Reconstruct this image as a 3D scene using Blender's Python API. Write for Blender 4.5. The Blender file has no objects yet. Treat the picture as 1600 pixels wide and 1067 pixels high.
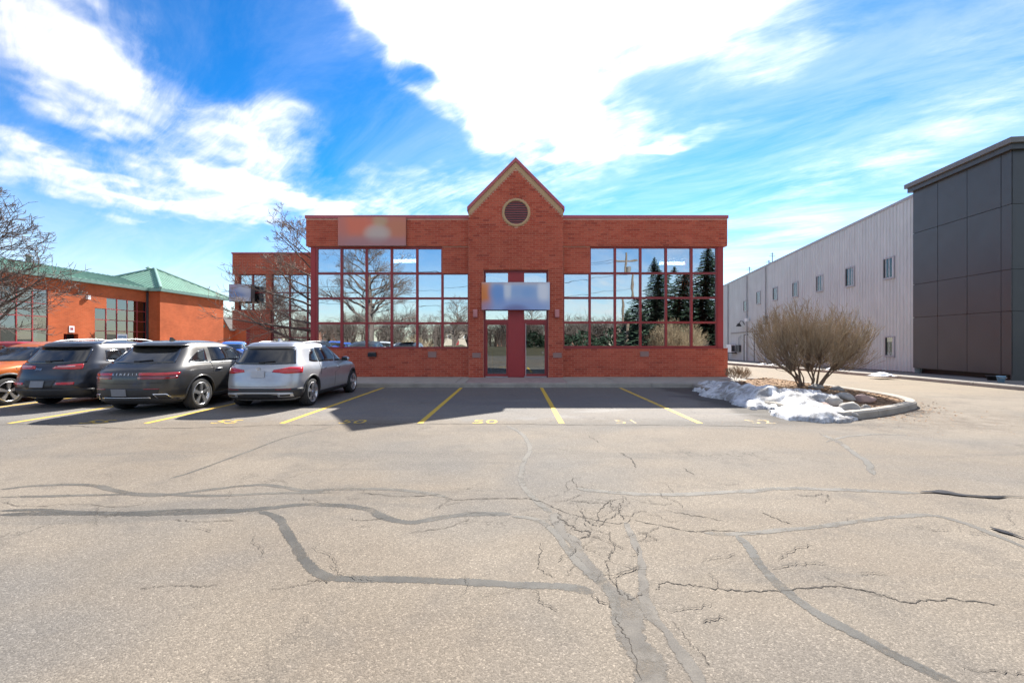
import bpy, bmesh, math, random
from mathutils import Vector, Matrix, noise
R = math.radians
random.seed(7)
scene = bpy.context.scene
C = scene.collection
# ------------------------------------------------------------------ camera
FPX, CAMH = 650.0, 1.6          # focal length in photo pixels (1600 wide), eye height
cd = bpy.data.cameras.new('camera'); cam = bpy.data.objects.new('camera', cd); C.objects.link(cam)
cd.sensor_width = 36.0; cd.lens = FPX/1600*36; cd.clip_start = 0.05; cd.clip_end = 5000
cam.location = (0, 0, CAMH); cam.rotation_euler = (R(90), 0, 0)
scene.camera = cam
# ------------------------------------------------------------------ world, sun, exposure
SUN_DIR = Vector((0.336, 1.035, 1.0)).normalized()
SUN_EL = math.asin(SUN_DIR.z); SUN_AZ = math.atan2(SUN_DIR.x, SUN_DIR.y)   # clockwise from +Y
SUN_STRENGTH, SKY_STRENGTH, EXPOSURE = 2.0, 0.15, 2.72
SKY_VALUE, CLOUD = .094, (1.42, 1.39, 1.37)
world = bpy.data.worlds.new('World'); world.cycles.sampling_method = 'MANUAL'; world.cycles.sample_map_resolution = 512; scene.world = world; world.use_nodes = True
wn = world.node_tree; wn.nodes.clear()

class N:
    """tiny node-tree helper"""
    def __init__(s, nt): s.t = nt
    def new(s, typ, **kw):
        n = s.t.nodes.new(typ)
        for k, v in kw.items(): setattr(n, k, v)
        return n
    def put(s, sock, v):
        if isinstance(v, bpy.types.NodeSocket): s.t.links.new(v, sock)
        elif v is not None: sock.default_value = v
    def m(s, op, a, b=None, c=None, clamp=False):
        n = s.new('ShaderNodeMath', operation=op); n.use_clamp = clamp
        for i, v in enumerate((a, b, c)):
            if v is not None: s.put(n.inputs[i], v)
        return n.outputs[0]
    def vm(s, op, a, b=None, sc=None):
        n = s.new('ShaderNodeVectorMath', operation=op)
        s.put(n.inputs[0], a)
        if b is not None: s.put(n.inputs[1], b)
        if sc is not None: s.put(n.inputs['Scale'], sc)
        return n.outputs['Value'] if op in ('LENGTH', 'DOT_PRODUCT') else n.outputs[0]
    def mix(s, f, a, b, typ='MIX'):
        n = s.new('ShaderNodeMix', data_type='RGBA', blend_type=typ)
        s.put(n.inputs[0], f)
        for i, v in ((6, a), (7, b)):
            s.put(n.inputs[i], tuple(v)+(1,) if isinstance(v, tuple) and len(v) == 3 else v)
        return n.outputs[2]
    def noise(s, vec, scale, detail=4, rough=.55, dist=0.0, out=0):
        n = s.new('ShaderNodeTexNoise'); s.put(n.inputs['Vector'], vec)
        n.inputs['Scale'].default_value = scale; n.inputs['Detail'].default_value = detail
        n.inputs['Roughness'].default_value = rough; n.inputs['Distortion'].default_value = dist
        return n.outputs[out]
    def smooth(s, v, lo, hi, a=0.0, b=1.0):
        n = s.new('ShaderNodeMapRange', interpolation_type='SMOOTHSTEP')
        s.put(n.inputs[0], v); n.inputs[1].default_value = lo; n.inputs[2].default_value = hi
        n.inputs[3].default_value = a; n.inputs[4].default_value = b
        return n.outputs[0]
    def lin(s, v, lo, hi, a=0.0, b=1.0):
        n = s.new('ShaderNodeMapRange'); s.put(n.inputs[0], v)
        for i, q in enumerate((lo, hi, a, b)): n.inputs[i+1].default_value = q
        return n.outputs[0]
    def comb(s, x, y, z):
        n = s.new('ShaderNodeCombineXYZ')
        for i, v in enumerate((x, y, z)): s.put(n.inputs[i], v)
        return n.outputs[0]
    def sep(s, v):
        n = s.new('ShaderNodeSeparateXYZ'); s.put(n.inputs[0], v); return n.outputs

def azel(px, py):
    """photo pixel -> azimuth, elevation of that sky direction in degrees"""
    dx, dz = (px-800)/FPX, (533-py)/FPX
    return math.degrees(math.atan(dx)), math.degrees(math.atan(dz/math.hypot(1, dx)))

def build_sky():
    w = N(wn)
    sky = w.new('ShaderNodeTexSky', sky_type='NISHITA')
    sky.sun_disc = False; sky.sun_elevation = SUN_EL; sky.sun_rotation = SUN_AZ
    sky.air_density = 1.0; sky.dust_density = 0.2; sky.ozone_density = 1.6; sky.altitude = 150
    d = w.new('ShaderNodeTexCoord').outputs['Generated']
    x, y, z = w.sep(d)
    deg = 180/math.pi
    az = w.m('MULTIPLY', w.m('ARCTAN2', x, y), deg)
    el = w.m('MULTIPLY', w.m('ARCSINE', z), deg)
    # cloud-deck coordinates so that noise shrinks towards the horizon
    q = w.m('ADD', w.m('MAXIMUM', z, 0.0), 0.16)
    u, v = w.m('DIVIDE', x, q), w.m('DIVIDE', y, q)
    deck = w.comb(u, v, 0.0)
    ca, sa = math.cos(R(-35)), math.sin(R(-35))          # streaks run from upper left to lower right
    su = w.m('ADD', w.m('MULTIPLY', u, ca), w.m('MULTIPLY', v, sa))
    sv = w.m('SUBTRACT', w.m('MULTIPLY', v, ca), w.m('MULTIPLY', u, sa))
    streak = w.comb(w.m('MULTIPLY', su, 0.55), w.m('MULTIPLY', sv, 1.5), 3.0)
    f1 = w.noise(deck, 2.6, 6, .62, .35)
    f2 = w.noise(streak, 2.3, 7, .66, .5)
    wx = w.m('MULTIPLY', w.m('SUBTRACT', w.noise(deck, 3.0, 3, .6), .5), 16)
    wy = w.m('MULTIPLY', w.m('SUBTRACT', w.noise(w.vm('ADD', deck, (7.3, 2.1, 5.0)), 3.0, 3, .6), .5), 11)
    az2, el2 = w.m('ADD', az, wx), w.m('ADD', el, wy)
    def blob(px, py, rx, ry, rot, k):
        c = azel(px, py); t = R(rot)
        e1 = azel(px+math.cos(t)*rx, py+math.sin(t)*rx); e2 = azel(px-math.sin(t)*ry, py+math.cos(t)*ry)
        a, b = (e1[0]-c[0], e1[1]-c[1]), (e2[0]-c[0], e2[1]-c[1])
        la, lb = math.hypot(*a), math.hypot(*b)
        dx, dy = w.m('SUBTRACT', az2, c[0]), w.m('SUBTRACT', el2, c[1])
        p = w.m('ADD', w.m('MULTIPLY', dx, a[0]/la/la), w.m('MULTIPLY', dy, a[1]/la/la))
        r = w.m('ADD', w.m('MULTIPLY', dx, b[0]/lb/lb), w.m('MULTIPLY', dy, b[1]/lb/lb))
        e = w.m('ADD', w.m('MULTIPLY', p, p), w.m('MULTIPLY', r, r))
        return w.m('MULTIPLY', w.smooth(e, 0.0, 2.2, 1.0, 0.0), k)
    blobs = [(890, 35, 300, 95, 0, .92), (660, 60, 230, 58, 30, .8), (860, 175, 190, 60, 14, .85),
             (1085, 210, 95, 15, -2, .55), (905, 240, 70, 45, 60, .55), (225, 160, 230, 68, 36, .52),
             (60, 70, 150, 80, 20, .5), (430, 215, 60, 70, 70, .5), (340, 200, 200, 110, 30, .25), (110, 285, 240, 30, 9, .62),
             (420, 318, 260, 32, 3, .60), (660, 300, 170, 34, -8, .52), (1180, 30, 120, 90, 0, .5),
             (1400, 255, 380, 60, -22, .20), (1540, 130, 260, 80, -38, .12), (1200, 330, 260, 60, -14, .2)]
    tot = 0.0
    for b in blobs: tot = w.m('ADD', tot, blob(*b))
    # sky out of view: scattered cirrus, extra cover added to brighten the shaded facade
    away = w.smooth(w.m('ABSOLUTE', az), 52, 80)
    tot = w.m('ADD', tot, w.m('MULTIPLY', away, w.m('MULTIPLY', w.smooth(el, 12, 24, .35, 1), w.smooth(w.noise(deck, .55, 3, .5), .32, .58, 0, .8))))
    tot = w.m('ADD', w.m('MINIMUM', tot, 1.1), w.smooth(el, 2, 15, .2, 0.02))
    f3 = w.noise(w.comb(w.m('MULTIPLY', su, 1.1), w.m('MULTIPLY', sv, 3.4), 8.0), 3.2, 5, .7, .8)      # feathered fibres
    fb = w.m('ADD', w.m('ADD', w.m('MULTIPLY', f1, .30), w.m('MULTIPLY', f2, .42)), w.m('MULTIPLY', f3, .28))
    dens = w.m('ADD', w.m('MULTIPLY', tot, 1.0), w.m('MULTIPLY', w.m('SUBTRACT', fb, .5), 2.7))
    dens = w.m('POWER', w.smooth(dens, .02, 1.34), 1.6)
    # thin even veil of high ice cloud, thicker towards the sun's side and low down
    veil = w.m('ADD', w.smooth(az, -45, 45, .05, .15), w.smooth(el, 4, 34, .10, 0.0))
    veil = w.m('MULTIPLY', veil, w.smooth(f2, .28, .68, .25, 1.35))
    dens = w.m('MAXIMUM', dens, w.m('ADD', w.m('MULTIPLY', dens, .8), veil), clamp=True)
    # forward scattering makes the cloud brighter near the sun
    sd = w.vm('DOT_PRODUCT', d, tuple(SUN_DIR))
    glow = w.smooth(sd, .5, 1.0, 1.0, 1.45)
    base = w.new('ShaderNodeHueSaturation'); base.inputs['Saturation'].default_value = 1.36
    base.inputs['Hue'].default_value = .498; base.inputs['Value'].default_value = SKY_VALUE
    gm = w.new('ShaderNodeGamma'); gm.inputs[1].default_value = 1.45; w.put(gm.inputs[0], sky.outputs[0])
    w.put(base.inputs['Color'], gm.outputs[0])
    haze = w.smooth(el, -2, 21, .62, 0.0)                # pale air low over the horizon
    col = w.mix(haze, base.outputs[0], (.97, 1.04, 1.14))
    cl = w.vm('SCALE', CLOUD, sc=glow)
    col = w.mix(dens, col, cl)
    bg = w.new('ShaderNodeBackground'); w.put(bg.inputs[0], col); bg.inputs[1].default_value = SKY_STRENGTH
    o = w.new('ShaderNodeOutputWorld'); w.t.links.new(bg.outputs[0], o.inputs[0])
build_sky()
sl = bpy.data.lights.new('sun', 'SUN'); sl.energy = SUN_STRENGTH; sl.angle = R(0.53); sl.color = (1.0, .955, .88)
sun = bpy.data.objects.new('sun', sl); C.objects.link(sun)
sun.rotation_euler = SUN_DIR.to_track_quat('Z', 'Y').to_euler(); sun.location = (20, 40, 60)
vs = scene.view_settings; vs.view_transform = 'Standard'; vs.look = 'None'; vs.gamma = 1.0
vs.use_curve_mapping = False; vs.exposure = EXPOSURE
scene.cycles.use_denoising = True
scene.cycles.max_bounces = 8; scene.cycles.transparent_max_bounces = 16
scene.cycles.sample_clamp_indirect = 8

# ------------------------------------------------------------------ mesh helpers
def smoothstep(a, b, t):
    t = max(0.0, min(1.0, (t-a)/(b-a))); return t*t*(3-2*t)
def hgt(x, y):
    """terrain: flat lot, the lane at the right falls away gently towards the back"""
    return -0.016*max(0.0, y-17.5)*smoothstep(9.2, 13.0, x)*(1-smoothstep(70, 90, y)) - 1.1*smoothstep(70, 110, y)*smoothstep(9.2, 13, x)
def gp(px, py, z=0.0):
    """photo pixel lying on height z -> world point"""
    Y = FPX*(CAMH-z)/(py-533); return ((px-800)/FPX*Y, Y)
def X(px, Y): return (px-800)/FPX*Y
def Z(py, Y): return CAMH-(py-533)/FPX*Y

MATS = {}
class MB:
    def __init__(s): s.v, s.f, s.mi = [], [], []
    def add(s, vs, fs, m=0):
        o = len(s.v); s.v += [tuple(p) for p in vs]; s.f += [tuple(i+o for i in f) for f in fs]; s.mi += [m]*len(fs); return s
    def box(s, x0, x1, y0, y1, z0, z1, m=0):
        return s.add([(x0,y0,z0),(x1,y0,z0),(x1,y1,z0),(x0,y1,z0),(x0,y0,z1),(x1,y0,z1),(x1,y1,z1),(x0,y1,z1)],
                     [(0,3,2,1),(4,5,6,7),(0,1,5,4),(1,2,6,5),(2,3,7,6),(3,0,4,7)], m)
    def obox(s, o, ex, ey, ez, m=0):
        """box from a corner and three edge vectors"""
        o, ex, ey, ez = map(Vector, (o, ex, ey, ez))
        return s.add([o, o+ex, o+ex+ey, o+ey, o+ez, o+ex+ez, o+ex+ey+ez, o+ey+ez],
                     [(0,3,2,1),(4,5,6,7),(0,1,5,4),(1,2,6,5),(2,3,7,6),(3,0,4,7)], m)
    def prism(s, poly, a, b, axis='y', m=0):
        """polygon of 2-D points extruded along an axis from a to b"""
        n = len(poly)
        def P(p, t):
            return (p[0], t, p[1]) if axis == 'y' else ((t, p[0], p[1]) if axis == 'x' else (p[0], p[1], t))
        s.add([P(p, a) for p in poly]+[P(p, b) for p in poly],
              [tuple(range(n)), tuple(range(2*n-1, n-1, -1))]+[(i, n+i, n+(i+1) % n, (i+1) % n) for i in range(n)], m)
        return s
    def tube(s, pts, rad, n=6, cap=True, m=0):
        pts = [Vector(p) for p in pts]; k = len(pts); up = Vector((0, 0, 1)); rings = []
        for i, p in enumerate(pts):
            t = (pts[min(i+1, k-1)]-pts[max(i-1, 0)])
            t = t.normalized() if t.length > 1e-9 else up
            a = t.cross(up) if abs(t.z) < .95 else t.cross(Vector((1, 0, 0)))
            a.normalize(); b = t.cross(a)
            r = rad[i] if isinstance(rad, (list, tuple)) else rad
            rings.append([p+(a*math.cos(6.28318*j/n)+b*math.sin(6.28318*j/n))*r for j in range(n)])
        fs = [(i*n+j, i*n+(j+1) % n, (i+1)*n+(j+1) % n, (i+1)*n+j) for i in range(k-1) for j in range(n)]
        if cap and n > 2: fs += [tuple(range(n-1, -1, -1)), tuple((k-1)*n+j for j in range(n))]
        return s.add([v for r in rings for v in r], fs, m)
    def lathe(s, prof, n=24, axis='x', c=(0, 0, 0), m=0, close=False):
        """profile of (radius, offset along axis)"""
        k = len(prof); vs = []
        for r, h in prof:
            for j in range(n):
                a, b = r*math.cos(2*math.pi*j/n), r*math.sin(2*math.pi*j/n)
                p = (h, a, b) if axis == 'x' else ((a, h, b) if axis == 'y' else (a, b, h))
                vs.append((p[0]+c[0], p[1]+c[1], p[2]+c[2]))
        fs = [(i*n+j, i*n+(j+1) % n, ((i+1) % k)*n+(j+1) % n, ((i+1) % k)*n+j) for i in range(k if close else k-1) for j in range(n)]
        return s.add(vs, fs, m)
    def build(s, name, mats, parent=None, smooth=False, kind=None, fix=True):
        me = bpy.data.meshes.new(name); me.from_pydata(s.v, [], s.f); me.update()
        if not isinstance(mats, (list, tuple)): mats = [mats]
        for mm in mats: me.materials.append(mm if not isinstance(mm, str) else MATS[mm])
        if len(mats) > 1: me.polygons.foreach_set('material_index', s.mi)
        if fix:
            bm = bmesh.new(); bm.from_mesh(me); bmesh.ops.recalc_face_normals(bm, faces=bm.faces); bm.to_mesh(me); bm.free()
        if smooth: me.polygons.foreach_set('use_smooth', [True]*len(me.polygons))
        return link(name, me, parent, kind)

def link(name, me, parent=None, kind=None):
    o = bpy.data.objects.new(name, me); C.objects.link(o)
    if parent: setp(o, parent)
    if kind: o['kind'] = kind
    return o
def setp(o, parent, local=False):
    o.parent = parent
    if not local:            # meshes are written in world coordinates
        o.matrix_parent_inverse = WM[parent.name].inverted() if parent.name in WM else Matrix()
WM = {}
def tag(o, label, cat, group=None):
    o['label'] = label; o['category'] = cat
    if group: o['group'] = group
    return o
def thing(name, label, cat, loc=(0, 0, 0), rz=0, group=None):
    o = bpy.data.objects.new(name, None); C.objects.link(o); o.location = loc; o.rotation_euler = (0, 0, rz)
    o.empty_display_size = .3
    WM[o.name] = Matrix.Translation(loc) @ Matrix.Rotation(rz, 4, 'Z')
    return tag(o, label, cat, group)
def struct(o): o['kind'] = 'structure'; return o
def box_part(name, mat, parent, *b, **k): return MB().box(*b).build(name, mat, parent, **k)
# ------------------------------------------------------------------ materials
def new_mat(name):
    m = bpy.data.materials.new(name); m.use_nodes = True; MATS[name] = m
    n = N(m.node_tree); b = m.node_tree.nodes['Principled BSDF']
    return m, n, b
def coord(n, kind='Object'):
    return n.new('ShaderNodeTexCoord').outputs[kind]
def bump(n, b, h, strength=.3, dist=.01):
    k = n.new('ShaderNodeBump'); k.inputs['Strength'].default_value = strength; k.inputs['Distance'].default_value = dist
    n.put(k.inputs['Height'], h); n.put(b.inputs['Normal'], k.outputs[0])
def mat(name, col, rough=.6, metal=0.0, var=.12, vscale=3.0, fine=0.0, fscale=60.0, coat=0.0, spec=.5, hue=(1, 1, 1), bstr=0.0):
    """plain surface with blotchy wear (var), fine grain (fine) and optional bump"""
    m, n, b = new_mat(name)
    b.inputs['Roughness'].default_value = rough; b.inputs['Metallic'].default_value = metal
    b.inputs['Specular IOR Level'].default_value = spec; b.inputs['Coat Weight'].default_value = coat
    b.inputs['Coat Roughness'].default_value = .04
    c = coord(n); g = None
    v = n.lin(n.noise(c, vscale, 5, .6), .25, .75, 1-var, 1+var)
    if fine:
        g = n.noise(c, fscale, 3, .7)
        v = n.m('MULTIPLY', v, n.lin(g, .3, .7, 1-fine, 1+fine))
    n.put(b.inputs['Base Color'], n.vm('SCALE', tuple(col[:3]), sc=v))
    if g is not None and bstr: bump(n, b, g, bstr, .004)
    if rough < .6 and var: n.put(b.inputs['Roughness'], n.lin(n.noise(c, vscale*4, 4, .6), .3, .7, rough*.85, rough*1.2))
    return m

def m_brick_piece(name, c1, c2, c3):
    m, n, b = new_mat(name)
    g = n.new('ShaderNodeNewGeometry'); oi = n.new('ShaderNodeObjectInfo')
    r = n.m('FRACT', n.m('ADD', g.outputs['Random Per Island'], oi.outputs['Random']))
    c = g.outputs['Position']
    col = n.mix(n.smooth(r, .0, .75), c1, c2)
    col = n.mix(n.smooth(r, .84, 1.0), col, c3)
    w = n.lin(n.noise(c, .8, 5, .6), .25, .75, .84, 1.14)
    f = n.noise(c, 55, 3, .7)
    col = n.vm('SCALE', col, sc=n.m('MULTIPLY', w, n.lin(f, .3, .7, .84, 1.16)))
    # pale efflorescence blotches
    e = n.smooth(n.noise(c, 1.7, 6, .75), .62, .78, 0, .32)
    n.put(b.inputs['Base Color'], n.mix(e, col, (.55, .38, .30)))
    b.inputs['Roughness'].default_value = .9; b.inputs['Specular IOR Level'].default_value = .2; bump(n, b, f, .4, .004)
def m_brick_far(name, c1, c2, cm, axis='x', bw=.267, bh=.089):
    """far brickwork, too small to pick apart: bricks from the Brick Texture"""
    m, n, b = new_mat(name)
    c = n.new('ShaderNodeNewGeometry').outputs['Position']; x, y, z = n.sep(c)
    t = n.new('ShaderNodeTexBrick'); n.put(t.inputs['Vector'], n.comb(x if axis == 'x' else y, z, 0.0))
    t.inputs['Scale'].default_value = 1; t.inputs['Brick Width'].default_value = bw; t.inputs['Row Height'].default_value = bh
    t.inputs['Mortar Size'].default_value = .011; t.inputs['Bias'].default_value = 0
    t.inputs['Color1'].default_value = (*c1, 1); t.inputs['Color2'].default_value = (*c2, 1); t.inputs['Mortar'].default_value = (*cm, 1)
    w = n.lin(n.noise(c, .7, 6, .68), .25, .75, .74, 1.22)
    n.put(b.inputs['Base Color'], n.vm('SCALE', t.outputs[0], sc=w)); b.inputs['Roughness'].default_value = .9; b.inputs['Specular IOR Level'].default_value = .2
    bump(n, b, t.outputs[1], -.35, .006)

def m_glass(name, tint, refl, rough=0.0, wav=.0):
    """coated window glass: part mirror, part clear"""
    m, n, b = new_mat(name); n.t.nodes.remove(b)
    out = n.t.nodes['Material Output']
    fr = n.new('ShaderNodeFresnel'); fr.inputs[0].default_value = 1.5
    gl = n.new('ShaderNodeBsdfGlossy'); gl.inputs['Roughness'].default_value = rough; gl.inputs['Color'].default_value = (.90, .97, 1.0, 1)
    tr = n.new('ShaderNodeBsdfTransparent'); tr.inputs[0].default_value = (*tint, 1)
    if wav:
        k = n.new('ShaderNodeBump'); k.inputs['Strength'].default_value = wav; k.inputs['Distance'].default_value = .02
        n.put(k.inputs['Height'], n.noise(coord(n), 1.6, 1, .4)); n.put(gl.inputs['Normal'], k.outputs[0])
    mx = n.new('ShaderNodeMixShader'); n.put(mx.inputs[0], n.m('ADD', fr.outputs[0], refl, clamp=True))
    n.t.links.new(tr.outputs[0], mx.inputs[1]); n.t.links.new(gl.outputs[0], mx.inputs[2]); n.t.links.new(mx.outputs[0], out.inputs[0])

def m_asphalt():
    m, n, b = new_mat('asphalt')
    p = n.new('ShaderNodeNewGeometry').outputs['Position']; x, y, z = n.sep(p)
    lo = n.noise(p, .22, 6, .62, .4)
    mid = n.noise(p, 1.6, 6, .65, .3)
    sx = n.comb(n.m('MULTIPLY', x, .35), n.m('MULTIPLY', y, 1.6), 0.0)      # drag marks and drying streaks run along the rows
    st = n.noise(sx, .9, 7, .66, .6)
    agg = n.new('ShaderNodeTexVoronoi'); agg.inputs['Scale'].default_value = 115; n.put(agg.inputs['Vector'], p)
    agg2 = n.new('ShaderNodeTexVoronoi'); agg2.inputs['Scale'].default_value = 230; n.put(agg2.inputs['Vector'], p)
    fine = n.noise(p, 320, 2, .75)
    # old grey-beige top course
    base = n.mix(n.smooth(lo, .35, .65), (0.243, 0.202, 0.158), (0.296, 0.253, 0.202))
    base = n.mix(n.smooth(mid, .45, .78), base, (0.204, 0.176, 0.146))
    base = n.mix(n.smooth(st, .6, .8, 0, .55), base, (0.339, 0.304, 0.254))
    # broad worn and stained areas: traffic lanes polished grey, oil shadows, drainage runs
    big = n.noise(p, .11, 4, .6, .8)
    base = n.mix(n.smooth(big, .42, .60, 0, .75), base, (.185, .176, .165))
    oil = n.m('MULTIPLY', n.smooth(n.noise(p, .55, 5, .62, .3), .56, .72), n.smooth(n.noise(p, 4.5, 5, .7), .35, .7))
    base = n.mix(n.m('MULTIPLY', oil, .7), base, (.135, .122, .108))
    run = n.noise(n.comb(n.m('MULTIPLY', x, .16), n.m('MULTIPLY', y, 1.1), 4.0), 1.0, 6, .66, .5)
    base = n.mix(n.smooth(run, .53, .70, 0, .62), base, (.165, .152, .137))
    spots = n.smooth(n.noise(p, 6.5, 3, .6), .70, .76, 0, .55)
    base = n.mix(spots, base, (.12, .108, .095))
    # parking bays: colour lightened to lift the building's shade, damp streaks from the melt
    wob = n.m('MULTIPLY', n.m('SUBTRACT', mid, .5), 1.6)
    yy = n.m('ADD', y, wob)
    bay = n.m('MULTIPLY', n.smooth(yy, 8.1, 8.9), n.smooth(x, 5.4, 7.4, 1, 0))
    bay = n.m('MULTIPLY', bay, n.smooth(x, -46, -40))
    damp = n.smooth(n.m('ADD', st, n.smooth(yy, 9.4, 13.2, -.10, .16)), .40, .60)
    base = n.mix(n.m('MULTIPLY', bay, .35), base, (.36, .345, .33))
    base = n.mix(n.m('MULTIPLY', bay, n.m('MULTIPLY', damp, .5)), base, (.17, .168, .17))
    # lane on the right: warmer and paler
    lane = n.m('MULTIPLY', n.smooth(x, 10.0, 11.5), n.smooth(y, 10.5, 14.5))
    base = n.mix(n.m('MULTIPLY', lane, .75), base, n.mix(n.smooth(st, .4, .65), (0.354, 0.285, 0.200), (0.293, 0.239, 0.173)))
    # dirt washed out around the planted island
    dx, dy = n.m('SUBTRACT', x, 8.4), n.m('SUBTRACT', y, 8.6)
    dd = n.m('SQRT', n.m('ADD', n.m('MULTIPLY', n.m('MULTIPLY', dx, dx), .16), n.m('MULTIPLY', dy, dy)))
    dirt = n.m('MULTIPLY', n.smooth(dd, .4, 1.9, 1, 0), n.smooth(n.noise(p, 3.2, 6, .7), .38, .66))
    base = n.mix(n.m('MULTIPLY', dirt, .6), base, (.16, .125, .095))
    # pale salt bloom
    salt = n.smooth(n.noise(sx, 2.6, 7, .72), .64, .78, 0, .5)
    base = n.mix(salt, base, (0.400, 0.370, 0.323))
    # melt water seeping out from the snow heap
    sx_ = n.m('SUBTRACT', x, 5.7); ws = n.m('ADD', n.m('ABSOLUTE', sx_), n.m('MULTIPLY', n.m('SUBTRACT', n.noise(p, 1.1, 5, .65), .5), 1.8))
    seep = n.m('MULTIPLY', n.smooth(ws, .35, 1.0, 1, 0), n.m('MULTIPLY', n.smooth(y, 7.7, 8.5), n.smooth(y, 14.0, 14.8, 1, 0)))
    base = n.mix(n.m('MULTIPLY', seep, .75), base, (.075, .068, .06))
    # aggregate
    ac = n.sep(agg.outputs['Color'])[0]
    k = n.m('ADD', n.lin(ac, 0, 1, .76, 1.16), n.smooth(ac, .90, .96, 0, .30))
    k = n.m('MULTIPLY', k, n.lin(fine, .3, .7, .84, 1.16))
    k = n.m('MULTIPLY', k, n.lin(n.sep(agg2.outputs['Color'])[1], 0, 1, .84, 1.16))
    col = n.vm('SCALE', base, sc=n.m('MULTIPLY', k, .69))
    pit = n.smooth(n.noise(p, 34, 4, .7), .64, .74, 0, .62)
    col = n.mix(pit, col, (.085, .074, .062))
    # hairline crazing
    vc = n.new('ShaderNodeTexVoronoi', feature='DISTANCE_TO_EDGE'); vc.inputs['Scale'].default_value = .42
    n.put(vc.inputs['Vector'], n.vm('ADD', p, n.vm('SCALE', n.noise(p, 1.5, 6, .7, out=1), sc=1.3)))
    cr = n.m('MULTIPLY', n.smooth(vc.outputs['Distance'], .0015, .006, 1, 0), n.smooth(n.noise(p, .5, 3, .5), .47, .62))
    col = n.mix(n.m('MULTIPLY', cr, .75), col, (.05, .044, .038))
    n.put(b.inputs['Base Color'], col)
    wet = n.m('MULTIPLY', bay, damp)
    n.put(b.inputs['Roughness'], n.m('SUBTRACT', .88, n.m('MULTIPLY', wet, .22)))
    b.inputs['Specular IOR Level'].default_value = .22
    h = n.m('ADD', n.m('MULTIPLY', agg.outputs['Distance'], -.7), n.m('MULTIPLY', fine, .5))
    bump(n, b, h, .5, .006)
m_asphalt()

def m_soft_sign(name, base, spots, h, w):
    """printed sign face whose artwork reads only as soft blurred patches; object coords, origin at the lower left"""
    m, n, b = new_mat(name)
    x, y, z = n.sep(coord(n)); col = base
    col = n.mix(0.0, base, base)
    for (cx, cz, rx, rz, k, c) in spots:
        a, d = n.m('DIVIDE', n.m('SUBTRACT', x, cx*w), rx*w), n.m('DIVIDE', n.m('SUBTRACT', z, cz*h), rz*h)
        e = n.m('ADD', n.m('MULTIPLY', a, a), n.m('MULTIPLY', d, d))
        col = n.mix(n.smooth(e, 0, 1.6, k, 0), col, c)
    n.put(b.inputs['Base Color'], col); b.inputs['Roughness'].default_value = .45

m_brick_piece('brick', (.45, .086, .049), (.54, .126, .072), (.36, .070, .044))
mat('mortar', (.62, .33, .24), .9, var=.15, fine=.12)
m_brick_far('brick_far', (.42, .080, .043), (.50, .11, .058), (.50, .21, .14))
m_brick_far('brick_side', (.42, .080, .043), (.50, .11, .058), (.50, .21, .14), axis='y')
m_brick_far('brick_orange', (.44, .086, .026), (.51, .110, .034), (.46, .15, .07), axis='y')
m_brick_far('brick_orange_front', (.46, .092, .030), (.52, .115, .038), (.47, .17, .085), axis='x')
mat('tan_stone', (.52, .335, .18), .85, var=.1, fine=.1)
mat('red_metal', (.33, .036, .034), .42, var=.10, vscale=1.2, spec=.5)
mat('red_metal_dark', (.25, .032, .034), .45, var=.10, vscale=1.2)
mat('red_panel', (.36, .035, .035), .5, var=.12, vscale=.9)
mat('coping', (.46, .10, .105), .45, var=.08)
mat('vent_red', (.25, .05, .05), .5)
mat('grey_plate', (.31, .18, .155), .6, var=.1)
mat('black_plastic', (.018, .018, .02), .5, var=.2)
mat('lamp_pink', (.56, .22, .215), .5)
mat('concrete', (.36, .335, .30), .88, var=.16, vscale=1.4, fine=.13, fscale=70, bstr=.25)
mat('concrete_kerb', (.32, .29, .25), .9, var=.24, vscale=2.2, fine=.15, fscale=60, bstr=.3)
mat('concrete_dark', (.20, .185, .165), .9, var=.25, vscale=1.5, fine=.15)
mat('paver', (.37, .28, .265), .85, var=.2, vscale=4, fine=.12)
mat('paver_joint', (.12, .10, .09), .95)
mat('yellow_paint', (.62, .38, .04), .7, var=.16, vscale=4, fine=.22, fscale=45)
def m_worn_yellow(name, lo, hi):
    m, n, b = new_mat(name); p = n.new('ShaderNodeNewGeometry').outputs['Position']
    k = n.smooth(n.noise(p, 9, 6, .75), lo, hi)
    n.put(b.inputs['Base Color'], n.mix(k, (.17, .155, .13), (.62, .40, .05))); b.inputs['Roughness'].default_value = .8
m_worn_yellow('worn_yellow', .33, .52); m_worn_yellow('faded_yellow', .44, .64); m_worn_yellow('line_yellow', .22, .36)
def m_seal(name, c1, c2):
    m, n, b = new_mat(name); p = n.new('ShaderNodeNewGeometry').outputs['Position']
    f = n.noise(p, 120, 3, .7); k = n.noise(p, 2.2, 6, .7)
    col = n.mix(n.smooth(k, .36, .66), c1, c2)
    n.put(b.inputs['Base Color'], n.vm('SCALE', col, sc=n.lin(f, .3, .7, .72, 1.28)))
    b.inputs['Roughness'].default_value = .75; bump(n, b, f, .4, .004)
    # worn edges: the band breaks up towards its sides and in patches, the asphalt shows through
    uv = n.new('ShaderNodeUVMap').outputs[0]; v = n.sep(uv)[1]
    e = n.m('SUBTRACT', 1.0, n.m('ABSOLUTE', n.m('SUBTRACT', n.m('MULTIPLY', v, 2.0), 1.0)))
    a = n.m('ADD', n.m('MULTIPLY', e, 1.5), n.m('MULTIPLY', n.m('SUBTRACT', n.noise(p, 26, 5, .75), .5), 2.2))
    a = n.m('MULTIPLY', n.smooth(a, .05, .42), n.smooth(n.noise(p, 2.4, 6, .75), .30, .52, .12, 1))
    n.put(b.inputs['Alpha'], n.m('MULTIPLY', a, .88))
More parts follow.
